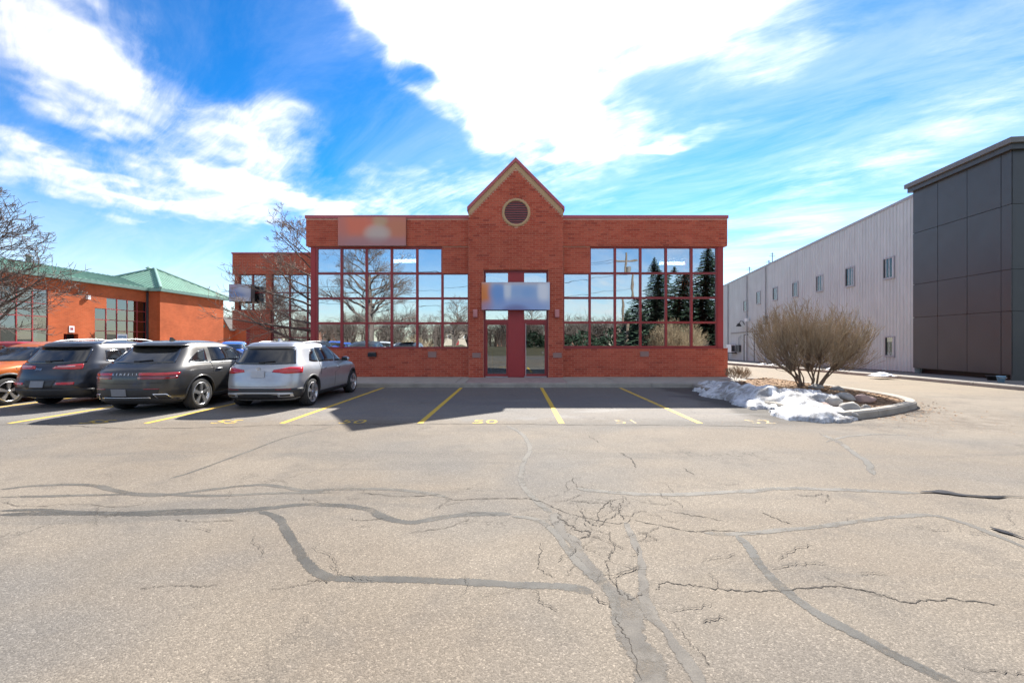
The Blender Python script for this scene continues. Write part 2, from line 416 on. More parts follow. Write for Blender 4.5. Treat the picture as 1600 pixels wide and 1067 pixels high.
m_seal('tar_seal', (.042, .040, .036), (.078, .072, .062)); m_seal('tar_pale', (.075, .068, .058), (.115, .103, .086))
m_seal('broken_tar', (.060, .051, .042), (.115, .10, .082))
mat('crack_dark', (.05, .042, .034), .95, var=.3)
mat('pothole', (.022, .02, .019), .35, var=.3)
mat('grass_dry', (.075, .066, .036), .95, var=.35, vscale=1.5, fine=.3, fscale=40)
mat('snow_patch', (.78, .80, .84), .7, var=.08)
mat('interior_wall', (.34, .33, .31), .8); mat('interior_ceiling', (.55, .55, .53), .8); mat('interior_floor', (.10, .10, .10), .7)
mat('blind', (.62, .62, .60), .7)
mat('roof_membrane', (.25, .24, .23), .9)
m_glass('window_glass', (.42, .44, .45), .52, wav=.09)
m_glass('door_glass', (.42, .44, .45), .22)
m_glass('far_glass', (.30, .32, .36), .16); m_glass('pale_glass', (.95, .95, .95), .03)
def m_streaked(name, col, rough, axis):
    m, n, b = new_mat(name); p = n.new('ShaderNodeNewGeometry').outputs['Position']; x, y, z = n.sep(p)
    s = n.noise(n.comb(n.m('MULTIPLY', y if axis == 'y' else x, 5.0), n.m('MULTIPLY', z, .35), 0.0), 1.0, 6, .7)
    v = n.m('MULTIPLY', n.lin(s, .3, .7, .87, 1.09), n.lin(n.noise(p, .5, 4, .6), .3, .7, .93, 1.06))
    n.put(b.inputs['Base Color'], n.vm('SCALE', col, sc=v)); b.inputs['Roughness'].default_value = rough
    bump(n, b, n.noise(p, 1.3, 2, .5), .12, .02)
m_streaked('grey_metal', (.56, .595, .59), .5, 'y')
mat('grey_trim', (.36, .37, .39), .5, var=.08)
mat('dark_trim', (.055, .055, .06), .5)
mat('panel_dark', (.052, .054, .057), .40, var=.14, vscale=.8, fine=.06, fscale=120, spec=.5)
mat('cap_grey', (.16, .155, .15), .5, var=.08)
mat('white_paint', (.78, .79, .80), .5, var=.06)
mat('door_pale', (.52, .52, .50), .55, var=.06)
mat('green_roof', (.125, .27, .19), .5, var=.22, vscale=.9)
mat('green_fascia', (.22, .36, .30), .5, var=.15)
mat('bark', (.13, .10, .085), .9, var=.25, vscale=5)
mat('bark_light', (.27, .20, .155), .9, var=.3, vscale=5)
mat('spruce_needle', (.030, .055, .030), .8, var=.4, vscale=2)
mat('spruce_trunk', (.10, .075, .055), .9)
mat('shrub_stem', (.20, .145, .10), .9, var=.3, vscale=3)
mat('shrub_twig', (.33, .25, .16), .9, var=.4, vscale=2.2)
mat('shrub_dry', (.33, .225, .14), .9, var=.3)
mat('evergreen_leaf', (.05, .12, .035), .8, var=.3)
mat('rock_grey', (.36, .335, .30), .85, var=.2, vscale=5, fine=.15, bstr=.3)
mat('rock_pink', (.37, .25, .21), .85, var=.2, vscale=5, fine=.15, bstr=.3)
mat('rock_dark', (.24, .225, .205), .85, var=.22, vscale=5, fine=.15, bstr=.3)
def m_mulch():
    m, n, b = new_mat('mulch'); p = n.new('ShaderNodeNewGeometry').outputs['Position']
    f = n.noise(p, 34, 5, .75, 1.2); l = n.noise(p, 1.8, 5, .6)
    col = n.mix(n.smooth(f, .35, .66), (.10, .058, .033), (.36, .215, .115))
    col = n.mix(n.smooth(l, .48, .66, 0, .55), col, (.42, .30, .16))
    n.put(b.inputs['Base Color'], col); b.inputs['Roughness'].default_value = .95; bump(n, b, f, 1.0, .03)
m_mulch()
mat('mulch_chip', (.36, .22, .12), .9, var=.45, vscale=9)
mat('leaf_litter', (.30, .17, .085), .9, var=.5, vscale=9)
def m_snow():
    m, n, b = new_mat('snow'); p = n.new('ShaderNodeNewGeometry').outputs['Position']
    d = n.noise(p, 2.2, 7, .72, .6); f = n.noise(p, 22, 5, .7)
    k = n.smooth(d, .43, .60, 0, .78)
    col = n.mix(k, (.66, .67, .69), (.17, .15, .13))
    col = n.mix(n.smooth(n.noise(p, 60, 4, .8), .66, .78, 0, .6), col, (.22, .19, .16))
    n.put(b.inputs['Base Color'], col); b.inputs['Roughness'].default_value = .7
    bump(n, b, n.m('ADD', f, n.noise(p, 75, 3, .7)), .5, .018)
m_snow()
mat('utility_wood', (.16, .12, .09), .9); mat('wire_black', (.02, .02, .02), .6)
mat('bucket_blue', (.28, .50, .66), .45, var=.05)
mat('house_brick', (.34, .16, .11), .9); mat('house_roof', (.10, .09, .085), .9); mat('house_pale', (.42, .36, .29), .9)
def m_emit(name, col, s):
    m, n, b = new_mat(name); b.inputs['Emission Color'].default_value = (*col, 1); b.inputs['Emission Strength'].default_value = s
m_emit('tube_light', (1, .97, .92), 3.0); m_emit('bulb', (1, .78, .4), 3.0)
# cars
def m_paint(name, col, metal, flake=.08, rough=.32, coat=.7):
    m, n, b = new_mat(name); c = coord(n)
    g = n.noise(c, 3.0, 4, .6)
    n.put(b.inputs['Base Color'], n.vm('SCALE', col, sc=n.lin(g, .3, .7, 1-flake, 1+flake)))
    b.inputs['Metallic'].default_value = metal; b.inputs['Roughness'].default_value = rough
    b.inputs['Coat Weight'].default_value = coat; b.inputs['Coat Roughness'].default_value = .13
    # road dust towards the sills (dirt, whatever the light)
    z = n.sep(c)[2]
    d = n.m('MULTIPLY', n.smooth(z, .25, .85, .35, 0), n.smooth(n.noise(c, 7, 5, .7), .3, .7))
    n.put(b.inputs['Coat Weight'], n.m('SUBTRACT', coat, d))
m_paint('paint_silver', (.47, .485, .51), .6, rough=.36); m_paint('paint_graphite', (.058, .056, .054), .4); m_paint('paint_black', (.020, .023, .032), .25)
m_paint('paint_orange', (.58, .145, .025), .2); m_paint('paint_red', (.42, .02, .02), .1); m_paint('paint_blue', (.02, .12, .62), .2)
m_paint('paint_white', (.70, .70, .70), .0); m_paint('paint_teal', (.07, .16, .30), .3)
mat('car_glass', (.012, .014, .016), .06, var=0, spec=.8, coat=.6); mat('cladding', (.030, .031, .034), .55, var=.2)
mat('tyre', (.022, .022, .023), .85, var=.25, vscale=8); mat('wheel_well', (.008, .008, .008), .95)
mat('rim_silver', (.62, .62, .63), .3, metal=.85, var=.05); mat('rim_dark', (.03, .03, .032), .5)
mat('chrome', (.72, .72, .72), .16, metal=1.0, var=0); mat('satin_silver', (.48, .49, .50), .35, metal=.6, var=.05)
mat('lamp_red', (.50, .014, .018), .12, var=0, coat=1.0); mat('lamp_dark_red', (.22, .014, .024), .15, var=0, coat=1.0)
mat('lamp_clear', (.62, .35, .35), .15, var=0, coat=1.0); mat('head_lamp', (.45, .46, .48), .1, var=0, coat=1.0)
mat('plate', (.20, .21, .235), .5, var=.1, vscale=6); mat('plate_pale', (.42, .44, .48), .5, var=.08, vscale=6); mat('seam', (.01, .01, .011), .8)
# ------------------------------------------------------------------ ground
def grid_sheet(xs, ys, zf):
    mb = MB(); nx = len(xs)
    vs = [(x, y, zf(x, y)) for y in ys for x in xs]
    fs = [(j*nx+i, j*nx+i+1, (j+1)*nx+i+1, (j+1)*nx+i) for j in range(len(ys)-1) for i in range(nx-1)]
    return mb.add(vs, fs)
far = [-3000, -1200, -500, -250, -140]
xs = far+list(range(-100, 101, 5))+[140, 250, 500, 1200, 3000]; ys = far+list(range(-100, 161, 5))+[250, 500, 1200, 3000]
struct(grid_sheet(xs, ys, lambda x, y: hgt(x, y)-.06).build('ground', 'grass_dry', fix=False))
lot = struct(grid_sheet([-48+i for i in range(66)], [-12+i for i in range(84)], hgt).build('parking_lot', 'asphalt', fix=False))

def catmull(pts, n=8):
    out = []
    for i in range(len(pts)-1):
        p0, p1, p2, p3 = pts[max(i-1, 0)], pts[i], pts[i+1], pts[min(i+2, len(pts)-1)]
        for k in range(n):
            t = k/n
            out.append(tuple(.5*((2*p1[j])+(-p0[j]+p2[j])*t+(2*p0[j]-5*p1[j]+4*p2[j]-p3[j])*t*t+(-p0[j]+3*p1[j]-3*p2[j]+p3[j])*t**3) for j in range(len(p1))))
    out.append(tuple(pts[-1])); return out
layer = [0.0015]
def ribbon(name, pxs, w, material, jit=.18, w1=None, n=8, wob=0.0):
    """flat band on the asphalt following ground points picked in the photo; real width in metres"""
    pts = catmull([gp(*p) for p in pxs], n); mb = MB(); k = len(pts); z = layer[0]; layer[0] += .00008
    vs = []; sd = random.random()*50; jw = 0.0
    for i, p in enumerate(pts):
        a, b = pts[max(i-1, 0)], pts[min(i+1, k-1)]
        t = Vector((b[0]-a[0], b[1]-a[1])); t = t.normalized() if t.length else Vector((1, 0)); nn = Vector((-t.y, t.x))
        ww = (w+(w1-w)*i/(k-1) if w1 is not None else w)*.5
        q_ = 2.5 if name != 'pothole' else 14; e = min(1, i/q_, (k-1-i)/q_)*.9+.1
        o = wob*noise.noise((p[0]*3.1, p[1]*3.1, sd+9))
        if name == 'crack': jw = .55*jw+random.gauss(0, .006+w*.25); o += jw; ww *= random.choice((.4, .7, 1, 1.2))
        q1 = ww*e*(1+jit*2*noise.noise((p[0]*5, p[1]*5, sd))); q2 = ww*e*(1+jit*2*noise.noise((p[0]*5, p[1]*5, sd+20)))
        vs += [(p[0]+nn.x*(q1+o), p[1]+nn.y*(q1+o), z), (p[0]-nn.x*(q2-o), p[1]-nn.y*(q2-o), z)]
    mb.add(vs, [(2*i, 2*i+1, 2*i+3, 2*i+2) for i in range(k-1)])
    ob_ = mb.build(name, material, lot, fix=False); uv = ob_.data.uv_layers.new(name='UVMap')
    for lp in ob_.data.loops: uv.data[lp.index].uv = ((lp.vertex_index//2)/k, float(lp.vertex_index % 2))
    return ob_
S = 'crack_seal'
ribbon(S, [(405,798),(430,806),(448,828),(462,853),(478,878),(500,895),(530,903),(590,904),(640,905),(720,908),(800,912),(880,916),(930,925)], .085, 'tar_seal')
ribbon(S, [(0,803),(100,801),(200,802),(300,801),(370,798),(420,793),(480,787),(530,789),(575,795),(600,808),(640,815),(690,808),(740,802),(800,803)], .10, 'tar_seal')
ribbon(S, [(0,797),(60,796),(110,799),(180,801),(260,797),(330,796),(390,797)], .07, 'tar_seal')
ribbon(S, [(0,764),(60,758),(140,757),(190,768),(250,773),(330,764),(400,757),(440,760),(480,766),(560,763),(640,766),(700,776)], .085, 'tar_pale')
ribbon(S, [(0,776),(100,774),(180,772),(240,771),(330,774),(420,770),(520,769)], .07, 'tar_pale')
ribbon(S, [(265,747),(300,737),(340,722),(385,706),(450,682),(520,666)], .05, 'tar_pale', .3)
ribbon(S, [(790,664),(815,677),(828,700),(819,720),(814,745),(822,765),(842,785),(862,800)], .085, 'tar_pale')
ribbon(S, [(862,800),(880,836),(905,868),(935,900),(960,925),(978,945),(992,980),(1006,1020),(1022,1075)], .10, 'broken_tar', .5, .17, wob=.06, n=16)
ribbon(S, [(975,815),(988,840),(1001,875),(1006,905),(1000,928),(1012,955),(1032,985),(1066,1020),(1110,1075)], .06, 'broken_tar', .5, .10, wob=.04, n=16)
ribbon(S, [(800,806),(840,812),(868,832),(886,858),(910,886),(945,918),(962,940),(960,978)], .07, 'tar_pale', .25)
ribbon(S, [(1150,835),(1172,858),(1190,885),(1215,912),(1250,940),(1290,965),(1345,995),(1410,1028),(1520,1080)], .075, 'tar_seal', .2, .095)
ribbon(S, [(1100,832),(1160,833),(1250,825),(1330,815),(1400,807),(1450,804),(1500,815),(1560,838),(1620,862)], .07, 'tar_pale', .3)
ribbon(S, [(1280,676),(1310,690),(1335,708),(1355,722),(1365,742)], .10, 'tar_pale', .2)
ribbon(S, [(1290,690),(1320,682),(1370,678),(1420,680)], .07, 'tar_pale', .3)
ribbon(S, [(900,762),(960,769),(1050,772),(1140,768),(1230,763),(1330,765),(1440,770)], .10, 'tar_pale', .3)
K = 'crack'
def crack(pxs, w=.012, n=14): return ribbon(K, pxs, w*.8, 'crack_dark', .3, n=n, wob=.05)
crack([(0,663),(60,662),(110,665),(200,669),(330,667),(400,665),(520,663),(640,662),(800,662),(940,664),(1080,664),(1200,667)], .03, 18)
crack([(1020,918),(1040,910),(1090,913),(1150,918),(1210,921),(1300,917),(1370,925),(1412,938),(1480,935),(1560,943)])
crack([(870,800),(880,812),(900,826),(920,832),(912,842)], .02); crack([(905,798),(918,812),(930,822)], .016)
crack([(840,782),(880,800),(905,806),(960,818),(990,813)], .01); crack([(990,813),(1060,826),(1120,830),(1200,836)], .012)
crack([(895,745),(902,758),(930,764)], .01); crack([(968,707),(985,716),(991,730)], .02); crack([(1070,730),(1085,742)], .014)
crack([(920,680),(935,692)], .016); crack([(975,812),(968,795),(974,780)], .01); crack([(930,815),(945,790),(955,780)], .012)
crack([(1190,800),(1210,810),(1235,818)], .015); crack([(1040,795),(1080,805),(1130,814)], .01)
crack([(843,847),(845,875),(850,890),(868,900)], .006); crack([(500,905),(480,912),(450,917),(420,920)], .006)
crack([(900,882),(893,890),(892,900)], .005); crack([(220,917),(260,915),(300,918),(340,916)], .006)
crack([(965,960),(975,980),(985,1010),(1000,1067)], .006); crack([(1045,970),(1070,995),(1085,1010),(1110,1040)], .006)
crack([(955,860),(948,880),(958,905),(975,930)], .008); crack([(1000,925),(985,935),(975,925)], .008)
crack([(1500,1040),(1560,1050),(1610,1052)], .006); crack([(1280,895),(1330,915),(1400,935)], .006)
crack([(540,810),(560,814),(600,811)], .008); crack([(270,812),(300,815),(370,812)], .008); crack([(480,906),(505,902),(520,905)], .01)
crack([(700,776),(740,780),(800,779),(850,782)], .012); crack([(560,768),(640,775),(690,772)], .01)
crack([(0,785),(60,790),(120,786),(200,790),(230,783)], .008); crack([(640,832),(690,826),(740,812)], .006)
random.seed(5)
for (cx, cy, nn, sp) in ((920, 800, 20, 60), (980, 830, 12, 60), (1000, 960, 4, 90), (1090, 770, 8, 140), (700, 775, 10, 160), (300, 790, 12, 220), (1300, 900, 4, 180), (600, 920, 5, 200), (1480, 820, 4, 110), (950, 880, 7, 50)):
    for _ in range(nn):
        px, py = random.gauss(cx, sp), random.gauss(cy, 12+.08*sp); pl = [(px, py)]; a = random.choice((random.gauss(.15, .35), random.gauss(.15, .35), random.gauss(1.0, .5))); sg = random.choice((-1, 1))
        for _k in range(random.randint(2, 4)):
            a += random.gauss(0, .5); st_ = random.uniform(10, 26)*(py-533)/280; px += sg*math.cos(a)*st_; py += math.sin(a)*st_*.45; pl.append((px, max(665, py)))
        crack(pl, random.uniform(.003, .009), 8)
for p in ([(1436,769),(1470,768),(1500,773),(1540,776),(1610,778)], [(1546,824),(1570,832),(1610,845)]):
    ribbon('pothole', p, .075, 'pothole', .9, n=16, wob=.04)
random.seed(11)
def sheet(name, pts, material, z):
    return MB().add([(x, y, z) for x, y in pts], [tuple(range(len(pts)))]).build(name, material, lot)
LX = [-15.2, -12.52, -9.83, -7.16, -4.5, -1.8, .97, 3.68]
for i, x in enumerate(LX):
    o = MB().add([(x-.055, 8.14, .003), (x+.055, 8.12, .003), (x+.055+.05, 14.38, .003), (x-.055+.05, 14.38, .003)], [(0, 1, 2, 3)]).build('parking_line', 'line_yellow' if i != 7 else 'worn_yellow', lot)
def text_mesh(txt, size, name, material, parent, M, extrude=.0):
    cu = bpy.data.curves.new('t', 'FONT'); cu.body = txt; cu.size = size; cu.extrude = extrude; cu.align_x = 'CENTER'; cu.resolution_u = 3
    to = bpy.data.objects.new('t', cu); C.objects.link(to)
    me = bpy.data.meshes.new_from_object(to.evaluated_get(bpy.context.evaluated_depsgraph_get()))
    bpy.data.objects.remove(to); bpy.data.curves.remove(cu)
    me.name = name; me.transform(M); me.materials.clear(); me.materials.append(MATS[material])
    return link(name, me, parent)
for txt, px, mt in (('55', 140, 'worn_yellow'), ('55', 346, 'worn_yellow'), ('50', 547, 'worn_yellow'), ('50', 757, 'worn_yellow'), ('51', 983, 'faded_yellow'), ('52', 1195, 'faded_yellow')):
    x, y = gp(px, 661)
    text_mesh(txt, .62, 'bay_number', mt, lot, Matrix.Translation((x, y, .0035)) @ Matrix.Diagonal((.85, .85, 1, 1)))

# ------------------------------------------------------------------ pavement in front of the building
SW0, SW1, SX0, SX1 = 14.44, 17.2, -16.2, 8.95
walk = struct(MB().box(SX0+.02, SX1-.02, SW0+.03, SW1, -.04, .125).build('sidewalk', 'concrete_dark'))
x = -4.0-2.95*4
while x < SX1-.3:
    a, b = max(x+.005, SX0), min(x+2.95-.005, SX1)
    MB().prism([(SW0, -.02), (SW0+.012, .125), (SW0+.035, .148), (SW0+.19, .15), (SW0+.19, -.02)], a, b, 'x').build('kerb_section', 'concrete_kerb', walk)
    x += 2.95
x = -4.9-1.45*8
while x < SX1-.2:
    a, b = max(x+.007, SX0), min(x+1.45-.007, SX1)
    if b > -1.66 and a < 1.98: pieces = [(a, min(b, -1.66)), (max(a, 1.98), b)]
    else: pieces = [(a, b)]
    for p, q in pieces:
        if q-p > .05: MB().box(p, q, SW0+.2, SW1-.02, .10, .15+random.uniform(-.003, .003)).build('slab', 'concrete', walk)
    x += 1.45
mb = MB(); j = 0; y = SW0+.205
while y < 16.75:
    x = -1.64-(.1 if j % 2 else 0)
    while x < 1.97:
        a, b = max(x, -1.64), min(x+.194, 1.965)
        if b-a > .03: mb.box(a, b, y, y+.094, .11, .149+random.uniform(-.003, .003))
        x += .2
    y += .1; j += 1
mb.build('paver', 'paver', walk, kind='stuff')

# ------------------------------------------------------------------ kerb and verge along the grey building
def kx(y): return 16.62+.062*max(0.0, y-17)
def wallx(y): return 19.43+.115*(y-20.05)
kerb = struct(grid_sheet([0, 1], [2+3*i for i in range(24)], lambda a, y: hgt(17.5, y)-.03).build('kerb', 'concrete_dark', fix=False))
for v in kerb.data.vertices:
    v.co.x = kx(v.co.y)+(.03 if v.co.x < .5 else .15)
y = 3.0
while y < 66:
    a, b = y+.006, y+2.99; mb = MB(); pr = [(-.01, -.03), (.0, .11), (.03, .145), (.18, .15), (.18, -.03)]
    mb.add([(kx(t)+p[0], t, hgt(17.5, t)+p[1]) for t in (a, b) for p in pr], [(0, 1, 2, 3, 4), (9, 8, 7, 6, 5)]+[(i, 5+i, 5+(i+1) % 5, (i+1) % 5) for i in range(5)])
    mb.build('kerb_section', 'concrete_kerb', kerb); y += 3.0
vr = grid_sheet([0, .5, 1], [2+2*i for i in range(34)], lambda a, y: hgt(17.5, y)+.125).build('verge', 'concrete_dark', fix=False)
for v in vr.data.vertices:
    t = v.co.x; v.co.x = (kx(v.co.y)+.15)*(1-t)+(wallx(v.co.y)+1.2)*t
struct(vr)
def snow_lump(px, py, w, d, h, z0, label, seed):
    x, y = gp(px, py, z0); z0 = hgt(x, y)+z0 if x > 10 else z0
    n = 14; vs = []; fs = []
    for j in range(n+1):
        for i in range(n+1):
            a, b = i/n*2-1, j/n*2-1; r = math.hypot(a, b)+.3*noise.noise((a*2, b*2, seed))
            hh = max(0, 1-r*r)*h*(1+.5*noise.noise((a*3, b*3, seed+5)))
            vs.append((x+a*w, y+b*d, z0+hh-.004))
    fs = [(j*(n+1)+i, j*(n+1)+i+1, (j+1)*(n+1)+i+1, (j+1)*(n+1)+i) for j in range(n) for i in range(n)]
    o = MB().add(vs, fs).build('snow_patch', 'snow_patch', None, True)
    return tag(o, label, 'snow', 'snow left along the far kerb')
for i, (px, py, w, lab) in enumerate(((1378, 586, .42, 'white snow lump on verge under the nearest grey wall end'), (1302, 575, .5, 'flat snow remnant on verge just behind the big bare bush'),
        (1212, 567, .6, 'small snow remnant on far verge left of the big bush'), (1195, 565.5, .5, 'thin snow streak on far verge near the pale doors'))):
    snow_lump(px, py, w, .3, .14, .14 if i < 1 else .10, lab, i*7.3)

# ------------------------------------------------------------------ planted island
ISL = catmull([(6.2, 14.3), (6.02, 13), (6.0, 11), (6.2, 9.5), (6.5, 8.62)], 6)+catmull([(6.72, 8.42), (7.8, 8.86), (9.14, 9.6), (10.0, 10.3), (10.48, 11.4), (10.6, 13), (10.55, 15), (10.1, 16.1), (9.2, 16.5), (8.98, 16.5)], 6)
IPOLY = ISL+[(8.98, 14.42), (6.25, 14.42)]
def inside(p, poly):
    c = False; j = len(poly)-1
    for i in range(len(poly)):
        a, b = poly[i], poly[j]
        if (a[1] > p[1]) != (b[1] > p[1]) and p[0] < (b[0]-a[0])*(p[1]-a[1])/(b[1]-a[1])+a[0]: c = not c
        j = i
    return c
def edge_dist(p, poly):
    d = 9
    for i in range(len(poly)):
        a, b = Vector(poly[i]), Vector(poly[(i+1) % len(poly)]); q = Vector(p); ab = b-a
        t = max(0, min(1, (q-a).dot(ab)/max(ab.dot(ab), 1e-9))); d = min(d, (q-a-ab*t).length)
    return d
def soil(x, y):
    d = edge_dist((x, y), ISL)
    return .10+.20*smoothstep(.1, 1.6, d)+.02*noise.noise((x*4, y*4, 3))
isl = None
pts = []; fs = []; idx = {}
st = .16; nx, ny = int(4.8/st), int(8.4/st)
for j in range(ny):
    for i in range(nx):
        q = [(6+i*st-.05, 8.3+j*st), (6+(i+1)*st-.05, 8.3+j*st), (6+(i+1)*st-.05, 8.3+(j+1)*st), (6+i*st-.05, 8.3+(j+1)*st)]
        if all(inside(p, IPOLY) for p in q):
            f = []
            for p in q:
                k = (round(p[0], 3), round(p[1], 3))
                if k not in idx: idx[k] = len(pts); pts.append((p[0], p[1], soil(*p)))
                f.append(idx[k])
            fs.append(tuple(f))
bed = struct(MB().add(pts, fs).build('planting_bed', 'mulch', None, True))
ik = struct(MB().add([(x, y, .07) for x, y in IPOLY], [tuple(range(len(IPOLY)))]).build('island_base', 'mulch'))
# kerb stones round the island
sec = []; acc = 0; cur = [ISL[0]]
for a, b in zip(ISL, ISL[1:]):
    cur.append(b); acc += math.dist(a, b)
    if acc > 1.35: sec.append(cur); cur = [b]; acc = 0
if len(cur) > 1: sec.append(cur)
for s_ in sec:
    mb = MB(); k = len(s_); vs = []
    for i, p in enumerate(s_):
        gi = ISL.index(p); a, b = ISL[max(gi-1, 0)], ISL[min(gi+1, len(ISL)-1)]
        t = Vector((b[0]-a[0], b[1]-a[1])).normalized(); nn = Vector((-t.y, t.x))
        q = Vector(p)+t*(.006 if i == 0 else (-.006 if i == k-1 else 0))
        for off, z in ((-.015, -.03), (-.005, .12), (.03, .158), (.17, .16), (.20, .13), (.20, -.03)):
            vs.append((q.x+nn.x*off, q.y+nn.y*off, z))
    fs = [(i*6+j, i*6+(j+1) % 6, (i+1)*6+(j+1) % 6, (i+1)*6+j) for i in range(k-1) for j in range(6)]+[tuple(range(5, -1, -1)), tuple((k-1)*6+j for j in range(6))]
    mb.add(vs, fs).build('kerb_section', 'concrete_kerb', ik)
# loose chips and leaf litter
def scatter(name, material, n, spot, size, parent):
    mb = MB()
    for _ in range(n):
        x, y, z = spot(); a = random.random()*6.28; s = size*random.uniform(.5, 1.3); w = s*random.uniform(.25, .5)
        ux, uy = math.cos(a)*s, math.sin(a)*s; vx, vy = -math.sin(a)*w, math.cos(a)*w; t1, t2 = random.uniform(-.4, .4)*s, random.uniform(0, .5)*s
        mb.add([(x-ux, y-uy, z-t1*.3+.004), (x+vx, y+vy, z+t2), (x+ux, y+uy, z+t1*.3+.006), (x-vx, y-vy, z+.003)], [(0, 1, 2, 3)])
    return mb.build(name, material, parent, kind='stuff')
def bed_spot():
    while True:
        x, y = random.uniform(6.3, 10.5), random.uniform(8.6, 16.2)
        if inside((x, y), IPOLY): return x, y, soil(x, y)
tag(scatter('wood_chips', 'mulch_chip', 5200, bed_spot, .045, None), 'loose brown wood chips covering the planted island', 'mulch')
def litter_spot():
    i = random.randrange(30, len(ISL)-14); p = ISL[i]; o = abs(random.gauss(0, .35))
    a, b = ISL[i-1], ISL[i+1]; t = Vector((b[0]-a[0], b[1]-a[1])).normalized()
    return p[0]+t.y*(o+.03)+random.uniform(-.2, .2), p[1]-t.x*(o+.03)+random.uniform(-.15, .15), .006
tag(scatter('leaf_litter', 'leaf_litter', 520, litter_spot, .03, None), 'brown leaf litter and grit strewn along the island kerb', 'leaves')
def grit_spot():
    return random.gauss(8.6, 2.6), random.gauss(8.0, .5), .005
tag(scatter('loose_grit', 'leaf_litter', 260, grit_spot, .016, None), 'scattered grit on asphalt in front of the island', 'grit')
# ------------------------------------------------------------------ brick building
YF, YB = 17.1, 16.8           # wing facade plane, entrance block plane
def FX(px): return X(px, YF)
def FZ(py): return Z(py, YF)
def BX(px): return X(px, YB)
def BZ(py): return Z(py, YB)
BW, BH = .267, .0885
bld = thing('brick_office_building', 'two-storey red brick office building with gabled entrance block and gridded windows', 'building', (0, YF, .15))
ALL = []                      # every brick on the front: (x0, x1, z0, yfront, part)
def lay(part, z0, z1, yfront, spans):
    z = z0; r = 0
    while z+BH <= z1+.01:
        for (a, b) in spans(z, min(z+BH, z1)):
            x = math.floor((a+20)/BW)*BW-20+(BW/2 if r % 2 else 0)-BW
            while x < b:
                p, q = max(x, a), min(x+BW, b)
                if q-p > .014: ALL.append((p, q, z, yfront, part))
                x += BW
        z += BH; r += 1
def const(a, b): return lambda z0, z1: [(a, b)]
coping_z = FZ(337.5)
# --- wings -------------------------------------------------------
def wing(side):
    if side < 0:
        x0, x1 = FX(480), BX(732)-.0; bx0 = FX(483); g0, g1 = FX(494.5), FX(732.5); miss = (FX(691.3), g1); post = (FX(486), FX(494.5))
        cols = [494.5, 533.7, 572.8, 612, 651.8, 691.2, 732.5]; rows = [387, 426.8, 465.7, 504.5, 543]
    else:
        x0, x1 = BX(880), FX(1134.5); bx0 = FX(1136); g0, g1 = FX(880), FX(1120.5); miss = (g0, FX(921.5)); post = (FX(1120.5), FX(1129.5))
        cols = [880, 921.5, 961, 1000.7, 1040.6, 1080.5, 1120.5]; rows = [386, 426.5, 465, 503.4, 541.5]
    zb = FZ(543); zt = FZ(385); zm = FZ(426.8)
    # parapet wall
    par = MB(); yb = YF-.10
    par.box(x0, x1, yb, YF+.18, zt, coping_z-.12)
    par.box(miss[0], miss[1], YF-.035, YF+.18, zm, zt-.001)
    pw = par.build('parapet_wall', 'mortar', bld)
    lay(pw, zt+.005, coping_z-.12, yb, const(x0, x1)); lay(pw, zm+.005, zt-.02, YF-.035, const(*miss))
    # base wall
    b0, b1 = (bx0, BX(732)) if side < 0 else (BX(880), bx0)
    bw = MB().box(b0, b1, YF-.06, YF+.2, .10, zb-.03).build('base_wall', 'mortar', bld)
    lay(bw, .16, zb-.03, YF-.06, const(b0, b1))
    MB().box(b0-.0, b1, YF-.075, YF+.16, zb-.03, zb-.002).build('sill', 'red_metal_dark', bld)
    cp = MB().box(x0-.03, x1+.03, yb-.04, YF+.30, coping_z-.12, coping_z)
    cp.build('coping', 'coping', bld)
    # window bank: frame, mullions, panes
    ztop = FZ(rows[0]); wb = MB()
    X_ = [FX(c) for c in cols]; Z_ = [FZ(r) for r in rows]
    t = .046
    w = MB()
    for i, xx in enumerate(X_):
        hi = Z_[0]
        if side < 0 and i == 6: hi = Z_[1]
        if side > 0 and i == 0: hi = Z_[1]
        w.box(xx-t, xx+t, YF-.012, YF+.10, Z_[4], hi+t)
    win = w.build('window', 'red_metal', bld)
    win['label'] = 'gridded window bank with dark red mullions reflecting sky and trees'
    for j, zz in enumerate(Z_):
        a, b = X_[0], X_[-1]
        if j == 0: a, b = (X_[0], X_[5]) if side < 0 else (X_[1], X_[-1])
        MB().box(a+.001, b-.001, YF-.008, YF+.096, zz-t*.92, zz+t*.92).build('transom', 'red_metal_dark' if j in (1, 2) else 'red_metal', win)
    for j in range(4):
        for i in range(6):
            if j == 0 and i == (5 if side < 0 else 0): continue
            a, b, z1, z0 = X_[i]+t, X_[i+1]-t, Z_[j]-t, Z_[j+1]+t
            cx, cz = (a+b)/2, (z0+z1)/2
            me = MB().box(-(b-a)/2-.01, (b-a)/2+.01, -.006, .006, -(z1-z0)/2-.01, (z1-z0)/2+.01)
            o = me.build('pane', 'window_glass', None)
            o.location = (cx, YF+.05, cz); o.parent = win
            o.rotation_euler = (R(random.gauss(0, .22)), 0, R(random.gauss(0, .35)))
    MB().box(post[0], post[1]+(-.04 if side < 0 else 0), YF-.03, YF+.2, zb-.001, zt+.002).build('corner_post', 'red_panel', bld)
    return win
wing(-1); wing(1)
